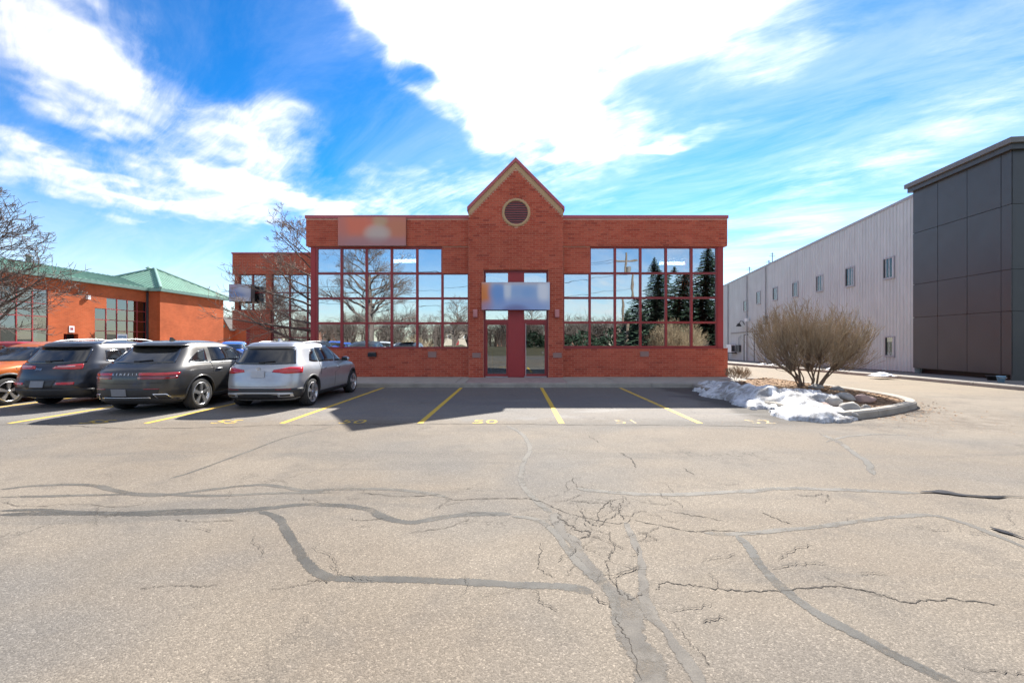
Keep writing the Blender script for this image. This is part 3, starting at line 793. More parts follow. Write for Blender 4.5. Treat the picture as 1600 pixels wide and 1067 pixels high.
# --- entrance block ----------------------------------------------
ex0, ex1, exm = BX(732), BX(880), BX(805.8)
eave, peak = BZ(327), BZ(252)
ox0, ox1, oz = BX(755.5), BX(856.8), BZ(421)
vcx, vcz, vr0 = BX(806.5), BZ(332), 22.3*YB/FPX
blk = MB()
blk.prism([(ex0, .10), (ox0, .10), (ox0, oz), (ox1, oz), (ox1, .10), (ex1, .10), (ex1, eave), (exm, peak), (ex0, eave)], YB, YB+.22)
blk.box(ex0, ex0+.2, YB+.22, YB+2.6, 5.3, eave-.02); blk.box(ex1-.2, ex1, YB+.22, YB+2.6, 5.3, eave-.02)
block = blk.build('entrance_block', 'mortar', bld)
bandw = .20
def block_spans(z0, z1):
    out = [(ex0, ex1)]
    if z1 > eave-.28:
        k = (exm-ex0)/(peak-eave); ins = bandw*1.38
        a = ex0+max(0, (z1-(eave-.28)))*k; a = max(ex0, ex0+(z1-eave)*k+ins); b = min(ex1, ex1-(z1-eave)*k-ins)
        out = [(a, b)] if b-a > .06 else []
    def cut(lo, hi):
        nonlocal out
        r = []
        for a, b in out:
            if hi <= a or lo >= b: r.append((a, b)); continue
            if lo-a > .03: r.append((a, lo))
            if b-hi > .03: r.append((hi, b))
        out = r
    if z0 < oz-.005: cut(ox0, ox1)
    dz = max(0, abs((z0+z1)/2-vcz))
    if dz < vr0: cut(vcx-math.sqrt(vr0*vr0-dz*dz), vcx+math.sqrt(vr0*vr0-dz*dz))
    return out
lay(block, .16, peak, YB, block_spans)
# stone band under the gable coping, coping itself, little roof behind
for sgn, xa in ((-1, ex0), (1, ex1)):
    d = Vector((exm-xa, 0, peak-eave)).normalized(); nrm = Vector((-d.z*sgn*-1, 0, d.x*sgn*-1))
    if nrm.z > 0: nrm = -nrm
    p0 = Vector((xa, 0, eave)); p1 = Vector((exm, 0, peak))
    def quadprism(a, b, t0, t1, y0, y1, name, material):
        # strip along the gable slope between depths t0 and t1 below its edge, mitred at the apex
        sl = (peak-eave)/abs(exm-xa); cosv = abs(d.x)
        def dn(p, t): return (p.x, p.z-t/cosv)
        q = [dn(a, t0), dn(b, t0), dn(b, t1), dn(a, t1)]
        MB().prism(q, y0, y1).build(name, material, bld)
    quadprism(p0, p1, .012, bandw, YB-.022, YB+.1, 'gable_band', 'tan_stone')
    quadprism(p0-Vector((sgn*-.0, 0, 0))+Vector((sgn*.05, 0, -.05*(peak-eave)/abs(exm-xa))), p1, -.10, .010, YB-.07, YB+2.7, 'gable_coping', 'coping')
    # roof plane
# round louvre
n = 40; ring = MB()
prof = [(22.3, -.02), (22.3, .06), (18.2, .06), (18.2, -.042), (20.2, -.046)]
ring.lathe([(r*YB/FPX, h) for r, h in prof], n, 'y', (vcx, YB, vcz), close=True)
lou = ring.build('round_vent', 'tan_stone', bld, True)
rv = 18.3*YB/FPX
MB().lathe([(.001, -.006), (rv, -.006)], 32, 'y', (vcx, YB, vcz)).build('vent_backing', 'dark_trim', lou)
for k in range(10):
    zz = vcz-rv+(k+.5)*2*rv/10; hw = math.sqrt(max(0, rv*rv-(zz-vcz)**2))*.985
    MB().obox((vcx-hw, YB-.034, zz-rv/10*.75), (2*hw, 0, 0), (0, .022, rv/10*1.1), (0, .006, -.004)).build('slat', 'vent_red', lou)
# doorway
YD = YB+.16
ent = MB().box(ox0, ox1, YD+.05, YD+.10, oz-.06, oz+.02)
fr = MB(); m1, m2 = BX(793.6), BX(819.2)
for a, b in ((ox0, BX(758.6)), (BX(854.2), ox1)): fr.box(a, b, YD-.02, YD+.08, .15, oz-.001)
fr.box(ox0, ox1, YD-.025, YD+.085, BZ(425), oz+.001)
doorway = fr.build('entrance_frame', 'red_metal_dark', bld)
MB().box(m1, m2, YD-.035, YD+.06, .15, BZ(424.8)).build('centre_panel', 'red_panel', doorway)
for a, b in ((BX(758.6), m1), (m2, BX(854.2))):
    MB().box(a, b, YD-.022, YD+.07, BZ(504.5), BZ(498.5)).build('door_header', 'red_metal', doorway)
    MB().box(a, b, YD-.018, YD+.06, BZ(466), BZ(462)).build('transom', 'red_metal_dark', doorway)
    for z0, z1 in ((BZ(498.5), BZ(466)), (BZ(462), BZ(425))):
        MB().box(a+.002, b-.002, YD+.02, YD+.032, z0, z1).build('pane', 'window_glass', doorway)
    # door leaf
    s = .055; zt_, zb_ = BZ(504.8), .185; d = MB()
    d.box(a+.006, a+s+.012, YD-.005, YD+.045, zb_, zt_); d.box(b-s-.012, b-.006, YD-.005, YD+.045, zb_, zt_)
    d.box(a+s+.013, b-s-.013, YD-.003, YD+.043, zt_-.05, zt_-.001); d.box(a+s+.013, b-s-.013, YD-.003, YD+.043, zb_, zb_+.09)
    door = d.build('door', 'red_metal', bld); door['label'] = 'dark red framed glass entrance door'
    MB().box(a+s, b-s, YD+.016, YD+.024, zb_+.08, zt_-.04).build('pane', 'door_glass', door)
    MB().box(a, b, YD-.10, YD+.06, .152, .183).build('threshold', 'satin_silver', door)
    hx = a+.09 if a < 0 else b-.09
    if a < 0:
        MB().tube([(hx, YD-.01, 1.02), (hx, YD-.06, 1.02), (hx, YD-.06, 1.10), (hx, YD-.01, 1.10)], .011, 6).build('handle', 'chrome', door)
        MB().box(BX(768), BX(770.2), YD+.03, YD+.06, .25, BZ(548)).build('grab_post', 'yellow_paint', door)
    else:
        MB().tube([(hx+.02, YD-.01, 1.14), (hx-.03, YD-.06, 1.13), (hx-.10, YD-.06, 1.16)], .012, 6).build('handle', 'chrome', door)
        MB().tube([(a+.14, YD+.05, 1.0), (b-.2, YD+.05, 1.0)], .014, 6).build('push_bar', 'satin_silver', door)
        MB().box(a+.06, a+.072, YD-.012, YD-.006, zb_, zt_).build('edge_strip', 'white_paint', door)
# wall lamps and service plates
for px in (743, 870):
    a = BX(px-3.2); b = BX(px+3.2); l = tag(MB().prism([(YB-.16, BZ(495)), (YB-.09, BZ(496.5)), (YB-.02, BZ(496.5)), (YB-.02, BZ(483.5)), (YB-.14, BZ(483.5)), (YB-.16, BZ(485))], a, b, 'x').build('wall_lamp', 'lamp_pink'),
        'pinkish wall lamp on brick %s of the entrance doors' % ('left' if px < 800 else 'right'), 'lamp', 'wall lamps flanking the entrance')
def plate(px0, px1, py0, py1, Y):
    p = MB().box(X(px0, Y), X(px1, Y), Y-.032, Y-.0, Z(py1, Y), Z(py0, Y))
    o = p.build('service_plate', 'grey_plate', bld)
plate(738, 751, 550.5, 558.5, YB); plate(864, 877.5, 550.5, 558.5, YB)
plate(669, 682, 549, 558, YF-.06); plate(1000, 1013.5, 548.5, 556.5, YF-.06)
hb = thing('hose_box', 'small black utility box on low brick wall beside silver car', 'utility box', (X(583, YF), YF-.08, Z(553, YF)))
MB().box(X(576.5, YF), X(589.5, YF), YF-.16, YF-.08, Z(556.5, YF), Z(550.8, YF)).build('case', 'black_plastic', hb)
MB().box(X(577.5, YF), X(588.5, YF), YF-.15, YF-.08, Z(550.6, YF), Z(549.4, YF)).build('lid', 'cap_grey', hb)
MB().tube([(X(579, YF), YF-.165, Z(555, YF)), (X(583, YF), YF-.175, Z(553, YF)), (X(587, YF), YF-.165, Z(555.5, YF))], .012, 6).build('cable', 'wire_black', hb)
if False: bl = tag(MB().lathe([(.001, -.05), (.03, -.04), (.045, -.0), (.03, .03), (.001, .035)], 12, 'y', (BX(842), YB-.03, BZ(413.5))).build('spot_lamp', 'bulb', None, True), 'small round lit lamp on brick above the entrance', 'lamp')
# --- bricks: the 300 that show largest as single parts, the rest joined ---
def vis(b):
    cx, cz = (b[0]+b[1])/2, b[2]+BH/2
    return math.sqrt(cx*cx+b[3]**2+(cz-CAMH)**2)
full = sorted([b for b in ALL if b[1]-b[0] > BW-.005], key=vis)[:300]
fs_ = set(id(b) for b in full); J = .0115
bm_ = MB().box(J/2, BW-J/2, -.009, .03, 0, BH-J); base_me = None
for b in full:
    if base_me is None:
        o = bm_.build('brick', 'brick', b[4]); base_me = o.data
    else: o = link('brick', base_me, b[4])
    o.location = (b[0], b[3]+random.uniform(-.002, .002), b[2])
rest = {}
for b in ALL:
    if id(b) in fs_: continue
    y = b[3]+random.uniform(-.002, .002)
    rest.setdefault(b[4].name, (b[4], MB()))[1].box(b[0]+J/2, b[1]-J/2, y-.009, y+.03, b[2], b[2]+BH-J)
for part, mb in rest.values(): mb.build('brick', 'brick', part, kind='stuff', fix=False)
# --- rest of the shell and the rooms behind the glass ---
xl, xr = FX(484), FX(1134)
YR = 24.2
box_part('side_wall', 'brick_side', bld, xl, xl+.2, YF+.2, YR, .1, coping_z-.13)
box_part('side_wall', 'brick_side', bld, xr-.2, xr, YF+.2, 40, .1, coping_z-.13)
box_part('rear_wall', 'brick_far', bld, xl+.2, xr-.2, 39.8, 40, .1, coping_z-.13)
box_part('roof', 'roof_membrane', bld, xl+.2, xr-.2, YF+.3, 39.8, 6.1, 6.2)
box_part('ceiling', 'interior_ceiling', bld, xl+.2, xr-.2, YF+.19, YR, 5.62, 5.68)
box_part('interior_floor', 'interior_floor', bld, xl+.2, xr-.2, YF+.19, YR, .1, .16)
box_part('interior_wall', 'interior_wall', bld, xl+.2, xr-.2, YF+6.4, YF+6.5, .16, 5.62)
for px in (734, 879): box_part('partition', 'interior_wall', bld, FX(px)-.06, FX(px)+.06, YF+.24, YF+6.4, .16, 5.62)
rf = MB(); rf.prism([(ex0+.03, eave-.03), (ex1-.03, eave-.03), (exm, peak-.05)], YB+.23, YB+2.65); rf.build('gable_roof', 'roof_membrane', bld)
def tube_light(x, y, lab):
    t = thing('ceiling_light', lab, 'ceiling light', (x, y, 5.55), 0, 'strip lights behind the glass')
    MB().box(x-.62, x+.62, y-.09, y+.09, 5.54, 5.615).build('housing', 'white_paint', t)
    MB().box(x-.6, x+.6, y-.075, y+.075, 5.40, 5.539).build('tube', 'tube_light', t)
tube_light(X(632, 20.0)*1.0, 20.0, 'lit strip light on ceiling behind the left window bank'); tube_light(X(1050, 20.6), 20.6, 'lit strip light on ceiling behind the right window bank')
# blinds and curtains
for k, (pa, pb, y) in enumerate(((504, 511, 17.9), (523, 530, 17.9), (540, 546, 17.9))):
    o = MB()
    for q in range(6):
        xa = X(pa+(pb-pa)*q/6, y); o.box(xa, xa+.025, y+.02*(q % 2), y+.02*(q % 2)+.01, 3.3, 5.3)
    tag(o.build('curtain', 'white_paint'), ('pale vertical curtain strip nearest the left window corner', 'second pale curtain strip from the left window corner', 'third pale curtain strip from the left window corner')[k], 'curtain', 'curtains behind the left windows')
bb = thing('window_blind', 'grey horizontal slat blind behind the third lower left pane', 'blind', (FX(592), YF+.2, 1.4))
for k in range(18):
    MB().obox((FX(574.5), YF+.2, 1.42+k*.054), (FX(610.5)-FX(574.5), 0, 0), (0, .03, .012), (0, 0, .003)).build('slat', 'blind', bb)
# --- signs (their artwork is unreadable in the photo) ---
def sign(name, px0, px1, py0, py1, Y, depth, base, spots, label, cat='sign'):
    w, h = (px1-px0)*Y/FPX, (py1-py0)*Y/FPX
    m_soft_sign(name+'_face', base, spots, h, w)
    t = thing(name, label, cat, (X(px0, Y), Y, Z(py1, Y)))
    f = MB().box(0, w, 0, .03, 0, h).build('face', name+'_face', t); f.matrix_parent_inverse = Matrix()
    b = MB().box(.01, w-.01, .031, depth, .01, h-.01).build('cabinet', 'cap_grey', t); b.matrix_parent_inverse = Matrix()
    return t
sign('parapet_sign', 528, 634, 338.5, 383.5, YF-.24, .13, (.56, .17, .13), [(.5, .5, .75, .6, .5, (.66, .29, .22)), (.25, .70, .38, .36, .85, (.82, .19, .09)), (.86, .62, .25, .36, .8, (.64, .22, .10)), (.58, .42, .20, .34, .75, (.62, .56, .48)),
     (.62, .86, .12, .2, .5, (.55, .50, .26)), (.5, .02, .8, .3, .7, (.42, .22, .23)), (.0, .5, .16, .7, .5, (.50, .20, .17))], 'blurred orange and white sign panel on left brick parapet')
sign('entrance_sign', 752.5, 859, 440.5, 483.5, YB-.14, .15, (.62, .68, .80), [(.0, .45, .18, .9, 1.0, (.80, .24, .05)), (.24, .62, .14, .42, .85, (.14, .34, .72)), (.55, .66, .22, .3, .7, (.24, .44, .76)), (.75, .62, .16, .3, .65, (.24, .44, .76)),
     (.38, .72, .06, .5, .8, (.82, .84, .88)), (.9, .68, .09, .5, .85, (.90, .90, .93)), (.5, .08, .6, .36, .7, (.20, .34, .70)), (.5, -.05, .2, .25, .6, (.16, .10, .26)), (.5, 1.05, .6, .16, .7, (.58, .48, .50))], 'blurred blue and white sign with orange end over the entrance')

# ------------------------------------------------------------------ left wing set back
YL = 24.3
def WX(px): return X(px, YL)
def WZ(py): return Z(py, YL)
lw = thing('brick_side_wing', 'set-back red brick wing with overhanging upper floor left of the main facade', 'building', (WX(420), YL, .1))
L0, L1 = WX(363), xl-.002
box_part('parapet_wall', 'brick_far', lw, L0, L1, YL, YL+.3, WZ(428), WZ(396.5)); box_part('coping', 'coping', lw, L0-.03, L1, YL-.05, YL+.35, WZ(396.4), WZ(394.2))
box_part('spandrel_wall', 'brick_far', lw, L0, WX(422.5), YL, YL+.3, WZ(514), WZ(484.2))
box_part('pier', 'brick_far', lw, WX(415.6), WX(424.4), YL+.001, YL+.3, WZ(484), WZ(428.2))
box_part('pier', 'brick_far', lw, L0+.12, L0+.36, YL+.02, YL+.3, WZ(484), WZ(428.2))
box_part('lower_wall', 'brick_far', lw, WX(390.5), WX(423.4), YL+.002, YL+.3, .05, WZ(514.2))
box_part('soffit', 'concrete', lw, L0+.01, WX(390), YL+.3, YL+6, WZ(514), WZ(513))
box_part('side_wall', 'brick_side', lw, L0+.003, L0+.25, YL+.3, YL+9, WZ(512.8), WZ(396.6))
box_part('recess_wall', 'red_panel', lw, WX(382.3), WX(390.4), YL+.15, YL+.35, .05, WZ(514.2))
box_part('end_wall', 'brick_side', lw, WX(390.5), WX(390.5)+.2, YL+.3, YL+9, .05, WZ(513.5))
box_part('roof', 'roof_membrane', lw, L0+.25, L1, YL+.3, YL+9, 6.1, 6.2)
box_part('room_back', 'interior_wall', lw, L0+.3, L1, YL+4, YL+4.1, .1, 6.0)
box_part('floor_slab', 'interior_floor', lw, L0+.3, L1, YL+.3, YL+4, 2.9, 3.1)
def wbank(parent, xs, zs, y, glass='far_glass', t=.04, red='red_metal_dark'):
    f = MB()
    for xx in xs: f.box(xx-t, xx+t, y-.03, y+.06, zs[-1], zs[0])
    w = f.build('window', red, parent)
    for zz in zs: MB().box(xs[0], xs[-1], y-.028, y+.055, zz-t*.8, zz+t*.8).build('transom', red, w)
    for i in range(len(xs)-1):
        for j in range(len(zs)-1):
            o = MB().box(-(xs[i+1]-xs[i])/2+t, (xs[i+1]-xs[i])/2-t, -.005, .005, -(zs[j]-zs[j+1])/2+t*.8, (zs[j]-zs[j+1])/2-t*.8).build('pane', glass, w)
            o.location = ((xs[i]+xs[i+1])/2, y+.02, (zs[j]+zs[j+1])/2); o.rotation_euler = (R(random.gauss(0, .4)), 0, R(random.gauss(0, .5)))
    return w
wbank(lw, [WX(p) for p in (373, 393.5, 415.4)], [WZ(p) for p in (428.3, 456.5, 483.9)], YL+.12, 'window_glass')
w2 = wbank(lw, [WX(p) for p in (424.5, 451.5, 479.5, 500)], [WZ(p) for p in (428.3, 456.5, 484.5, 512, 527, 560)], YL+.10, 'window_glass')
for p0, p1 in ((425.5, 450.5), (452.5, 478.5)):
    MB().box(WX(p0), WX(p1), YL+.2, YL+.22, WZ(526), WZ(486)).build('roller_blind', 'blind', lw)
for p0, p1, q0, q1 in ((374, 392.5, 430, 455), (394.5, 414.5, 430, 448), (394.5, 414.5, 458, 470), (425.5, 450.5, 430, 452), (452.5, 478.5, 430, 455)):  # blinds added to lift the dark, unlit upper panes to a mid-tone
    MB().box(WX(p0), WX(p1), YL+.24, YL+.26, WZ(q1), WZ(q0)).build('roller_blind', 'blind', lw)
sign('hanging_sign', 357.7, 391.5, 443.5, 470.5, YL-.5, .42, (.42, .45, .55), [(.35, .5, .4, .5, .8, (.17, .28, .55)), (.7, .75, .4, .3, .7, (.62, .63, .68)), (.5, .08, .7, .2, .8, (.60, .62, .68)), (.2, .85, .2, .2, .6, (.55, .40, .45))], 'faded blue and white sign box hung on the set-back wing')

# ------------------------------------------------------------------ grey metal-clad building on the right
gb = thing('metal_clad_building', 'long grey ribbed metal industrial building along the lane', 'building', (20, 30, 0))
DIR = Vector((.115, 1, 0)).normalized(); LL = math.hypot(.115, 1)
OUT = Vector((-DIR.y, DIR.x, 0))            # towards the lane
def wp(Y, z, out=0.0): p = Vector((wallx(Y), Y, z)); return p+OUT*out
def wY(px):                                  # Y on the wall seen at photo column px
    k = (px-800)/FPX; return (19.43-.115*20.05)/(k-.115)
Ya, Yb = 20.05, 56.0
def ztop(Y): return 8.70-.054*(Y-Ya)
def zbot(Y): return hgt(17.5, Y)+.16
vsv = []; prof = []; Y = Ya+.02; k = 0
while Y < Yb:
    for dy, o in ((0, 0), (.020, .028), (.050, .028), (.070, 0)): prof.append((Y+dy, o))
    Y += .215
for (yy, o) in prof: vsv += [wp(yy, zbot(yy), o), wp(yy, ztop(yy), o)]
MB().add(vsv, [(2*i, 2*i+1, 2*i+3, 2*i+2) for i in range(len(prof)-1)]).build('ribbed_wall', 'grey_metal', gb, fix=False)
def wbox(name, mt, parent, Y0, Y1, z0a, z1a, o0, o1, **kw):
    p = [wp(Y0, 0, o0), wp(Y1, 0, o0), wp(Y1, 0, o1), wp(Y0, 0, o1)]
    z0 = z0a if callable(z0a) else (lambda y: z0a); z1 = z1a if callable(z1a) else (lambda y: z1a)
    yy = [Y0, Y1, Y1, Y0]
    v = [(q.x, q.y, z0(t)) for q, t in zip(p, yy)]+[(q.x, q.y, z1(t)) for q, t in zip(p, yy)]
    return MB().add(v, [(0, 3, 2, 1), (4, 5, 6, 7), (0, 1, 5, 4), (1, 2, 6, 5), (2, 3, 7, 6), (3, 0, 4, 7)]).build(name, mt, parent, **kw)
wbox('wall_core', 'grey_trim', gb, Ya, Yb, -1, lambda y: ztop(y)-.02, -.25, -.012)
wbox('roof', 'roof_membrane', gb, Ya, Yb, lambda y: ztop(y)-.4, lambda y: ztop(y)-.3, -22, -.26)
wbox('eave_trim', 'grey_trim', gb, Ya, Yb, lambda y: ztop(y)-.10, lambda y: ztop(y)+.03, -.26, .045)
wbox('corner_trim', 'grey_metal', gb, Ya-.03, Ya+.015, .12, lambda y: ztop(y)-.101, -.2, .05)
wbox('base_flashing', 'dark_trim', gb, Ya, Yb, lambda y: zbot(y)-.10, lambda y: zbot(y)+.01, -.01, .012)
mb = MB(); q0 = wp(Yb, -1, -.02); q1 = wp(Yb, -1, -22); mb.add([q0, q1, (q1.x, q1.y, 6.7), (q0.x, q0.y, 6.7)], [(0, 1, 2, 3)]); mb.build('rear_wall', 'grey_trim', gb)
def gwin(px0, px1, py0, py1, light=True):
    Y1_, Y0_ = wY(px0), wY(px1); Ym = (Y0_+Y1_)/2
    z1, z0 = Z(py0, Ym), Z(py1, Ym); t = .07
    f = wbox('window', 'grey_trim', gb, Y0_-t, Y1_+t, z0-.10, z0, -.01, .075)
    wbox('frame_head', 'grey_trim', f, Y0_-t, Y1_+t, z1, z1+t, -.01, .06)
    wbox('frame_jamb', 'grey_trim', f, Y0_-t, Y0_, z0+.001, z1-.001, -.01, .055); wbox('frame_jamb', 'dark_trim', f, Y1_, Y1_+t, z0+.001, z1-.001, -.01, .055)
    wbox('reveal', 'white_paint' if light else 'dark_trim', f, Y0_, Y1_, z0, z1, -.008, -.003)
    wbox('pane', 'pale_glass' if light else 'far_glass', f, Y0_+.002, Y1_-.002, z0+.002, z1-.002, .018, .024)
    wbox('mullion', 'white_paint', f, Y0_+.001, Y0_+.05, z0+.001, z1-.001, .001, .035)
for w_ in ((1383.5, 1397, 403.5, 433), (1323.5, 1334.5, 418.5, 445.5), (1277.5, 1286, 431, 453.5), (1240, 1247, 441.5, 462), (1209, 1215, 449.5, 467.5), (1183.3, 1188.3, 456, 473.5), (1163, 1169, 470, 485)): gwin(*w_)
gwin(1386, 1397.5, 527, 554.5, False); gwin(1277, 1286, 530, 550, False)
for px0, px1 in ((1164, 1169.5), (1180, 1186.5)):
    Y1_, Y0_ = wY(px0), wY(px1); zb_ = zbot(Y0_)
    dd = wbox('door', 'door_pale', gb, Y0_, Y1_, zb_, zb_+2.35, -.01, .04)
    wbox('door_frame', 'dark_trim', dd, Y1_+.001, Y1_+.14, zb_, zb_+2.42, -.01, .06); wbox('door_head', 'dark_trim', dd, Y0_, Y1_, zb_+2.351, zb_+2.42, -.01, .055)
    MB().tube([wp(Y0_+.12, zb_+1.02, .04), wp(Y0_+.12, zb_+1.02, .09), wp(Y0_+.24, zb_+1.02, .09)], .015, 6).build('handle', 'satin_silver', dd)
wbox('ledge', 'cap_grey', gb, wY(1190), wY(1143), lambda y: zbot(y)+2.60, lambda y: zbot(y)+2.66, .03, .08)
for px in (1168.2, 1197.5, 1138.5):
    yy = wY(px); dp = MB().tube([wp(yy, zbot(yy)+.05, .09), wp(yy, ztop(yy)-.15, .09)], .045, 8).build('downspout', 'grey_trim', gb)
    for zz in (1.5, 4.0, 6.5): MB().tube([wp(yy, zz, .088), wp(yy, zz+.07, .088)], .056, 8).build('bracket', 'grey_trim', dp)
yy = wY(1163.5); gl = thing('gooseneck_lamp', 'black gooseneck lamp above the far pale doors', 'lamp', wp(yy, 3.2, .1))
MB().tube([wp(yy, 3.15, .02), wp(yy, 3.45, .15), wp(yy, 3.5, .35), wp(yy, 3.25, .5)], .03, 6).build('arm', 'wire_black', gl)
c = wp(yy, 3.0, .52); MB().lathe([(.05, .3), (.10, .26), (.24, .02), (.25, 0), (.22, .01)], 14, 'z', (c.x, c.y, 3.0)).build('shade', 'wire_black', gl, True)
yy = wY(1171.5); c = wp(yy, 3.5, .25); fl = thing('flood_lamp', 'small white flood lamp on grey wall beside the downspout', 'lamp', c)
MB().box(c.x-.12, c.x+.1, c.y-.16, c.y+.16, 3.4, 3.68).build('head', 'white_paint', fl); MB().tube([wp(yy, 3.5, 0), c], .025, 6).build('bracket', 'grey_trim', fl)
yy = wY(1147); ac = thing('outdoor_condenser', 'pale outdoor air-conditioning unit on bracket by the far grey wall', 'air conditioner', wp(yy, zbot(yy), .4))
wbox('case', 'white_paint', ac, yy-.55, yy+.55, zbot(yy)+.75, zbot(yy)+1.5, .12, .5); wbox('grille', 'dark_trim', ac, yy-.58, yy-.551, zbot(yy)+.85, zbot(yy)+1.42, .16, .46)
wbox('bracket', 'wire_black', ac, yy-.7, yy+.6, zbot(yy)+.66, zbot(yy)+.74, .02, .5)
yy = wY(1156); em = thing('electric_meter', 'dark electric meter cluster on grey wall beside the condenser', 'meter', wp(yy, zbot(yy), .2))
wbox('box', 'dark_trim', em, yy-.35, yy+.3, zbot(yy)+.8, zbot(yy)+1.45, .031, .22); MB().tube([wp(yy, zbot(yy)+1.4, .1), wp(yy, zbot(yy)+2.2, .1), wp(yy-.5, zbot(yy)+2.3, .1)], .03, 6).build('conduit', 'grey_trim', em)
yy = wY(1198); sb = tag(wbox('wall_box', 'cap_grey', None, yy-.2, yy+.2, 3.0, 3.7, .035, .2), 'small grey service box on metal wall above the bush', 'service box')
for px, h in ((1191, 1.2), (1157, 1.0), (1186, .7)):
    yy = wY(px); p = wp(yy, ztop(yy), -.8)
    a = MB().tube([p, p+Vector((0, 0, h))], .03, 6)
    a.tube([p+Vector((-.25, 0, h*.75)), p+Vector((.25, 0, h*.75))], .02, 5); a.tube([p+Vector((-.15, 0, h*.9)), p+Vector((.15, 0, h*.9))], .015, 5)
    tag(a.build('roof_aerial', 'dark_trim'), {1191: 'tallest thin aerial on the grey metal roof', 1157: 'thin aerial farthest left on the grey metal roof', 1186: 'short aerial beside the tallest one on the grey roof'}[px], 'aerial', 'aerials on the grey roof')
# dark panelled tower
tw = thing('dark_panel_tower', 'tall dark brown panelled tower at the near end of the grey building', 'building', (19.2, 17.5, .1))
PO = .10
TY = [20.05, 18.73, 17.38, 16.04, 15.67]; TZ = [.33, 2.745, 4.32, 6.78, 8.80]
wbox('core', 'dark_trim', tw, 15.70, 20.03, .33, 8.8, -5.0, PO-.05)
wbox('plinth', 'wire_black', tw, 16.1, 20.0, -.05, .33, -4.5, -.25)
g = .011
for i in range(4):
    for j in range(4):
        wbox('panel', 'panel_dark', tw, TY[i+1]+(g if i < 3 else .0), TY[i]-g, TZ[j]+g, TZ[j+1]-g, PO-.045, PO+random.uniform(-.002, .002))
nv = Vector((1, -.115, 0)).normalized(); corner = wp(15.67, 0, PO)
SIDE = Vector((DIR.y, -DIR.x, 0))
for i in range(4):
    for j in range(4):
        o = corner+SIDE*(.004+i*1.36)+Vector((0, 0, TZ[j]+g-(.30 if j == 0 else 0)))
        MB().obox(o, SIDE*(1.36-2*g), DIR*.045, (0, 0, TZ[j+1]-TZ[j]-2*g+(.30 if j == 0 else 0))).build('panel', 'panel_dark', tw)
o = corner+SIDE*-.26+DIR*-.26
MB().obox(o+Vector((0, 0, 9.0)), SIDE*6.5, DIR*(4.43*LL+.26+.12), (0, 0, .20)).build('cap', 'cap_grey', tw)
o = corner+SIDE*-.15+DIR*-.15
MB().obox(o+Vector((0, 0, 8.79)), SIDE*6.2, DIR*(4.43*LL+.22), (0, 0, .209)).build('cap_soffit', 'panel_dark', tw)
bx, by = gp(1564, 595.5, .15)
bk = thing('plastic_bucket', 'small light blue plastic bucket on kerb beside the dark tower', 'bucket', (bx, by, .15))
MB().lathe([(.001, .0), (.085, .0), (.115, .20), (.122, .20), (.122, .225), (.108, .225), (.08, .02), (.001, .02)], 20, 'z', (bx, by, .127)).build('pail', 'bucket_blue', bk, True)
MB().tube([(bx-.115, by, .34), (bx-.11, by-.09, .29), (bx, by-.135, .27), (bx+.11, by-.09, .29), (bx+.115, by, .34)], .005, 5).build('handle', 'white_paint', bk)
bx, by = gp(1551, 592.5, .15)
b2 = thing('dark_tub', 'dark empty tub lying beside the light blue bucket', 'tub', (bx, by, .15))
MB().lathe([(.001, 0), (.14, 0), (.17, .15), (.18, .15), (.18, .17), (.15, .165), (.13, .02), (.001, .02)], 18, 'z', (bx, by, .127)).build('pot', 'black_plastic', b2, True)
MB().lathe([(.17, .0), (.19, .0), (.19, .02), (.17, .02)], 18, 'z', (bx, by, .28), close=True).build('rim', 'dark_trim', b2, True)

# ------------------------------------------------------------------ orange brick building with green roof, left
ob = thing('green_roofed_building', 'orange brick building with green metal roofs at the left', 'building', (-32, 34, 0))
XA, XB = -31.9, -30.8; EV = 6.0
def lwall(name, x, segs, parent):            # wall facing +x made of boxes (y0,y1,z0,z1)
    mb = MB()
    for (y0, y1, z0, z1) in segs: mb.box(x-.3, x, y0, y1, z0, z1)
    return mb.build(name, 'brick_orange', parent)
GZ = [5.03, 4.17, 3.30, 2.42, 1.55]; GY = [31.8, 32.72, 33.62, 34.52, 35.42, 36.3]; HY = [23.2, 24.1, 25.0, 25.9, 26.8, 27.7, 28.6]
lwall('wall_long', XA, [(8, HY[0], 0, EV), (HY[0], HY[-1], 0, GZ[-1]), (HY[0], HY[-1], GZ[0]+.1, EV), (HY[-1], 29.6, 0, EV), (29.6, 30.6, 2.15, EV), (30.6, GY[0], 0, EV), (GY[0], GY[-1], 0, GZ[-1]-.9), (GY[0], GY[1], GZ[1], EV), (GY[1], GY[-1], GZ[0], EV), (GY[-1], 36.45, 0, EV)], ob)
lwall('wall_block', XB, [(36.4, 44.4, 0, EV)], ob)
box_part('wall_return', 'brick_orange_front', ob, XA-.2, XB-.3, 36.4, 36.7, 0, EV); box_part('wall_back', 'brick_orange_front', ob, -39.5, XB-.3, 44.1, 44.4, 0, EV)
box_part('downpipe', 'dark_trim', ob, XA+.02, XA+.12, 36.25, 36.38, 0, EV-.1)
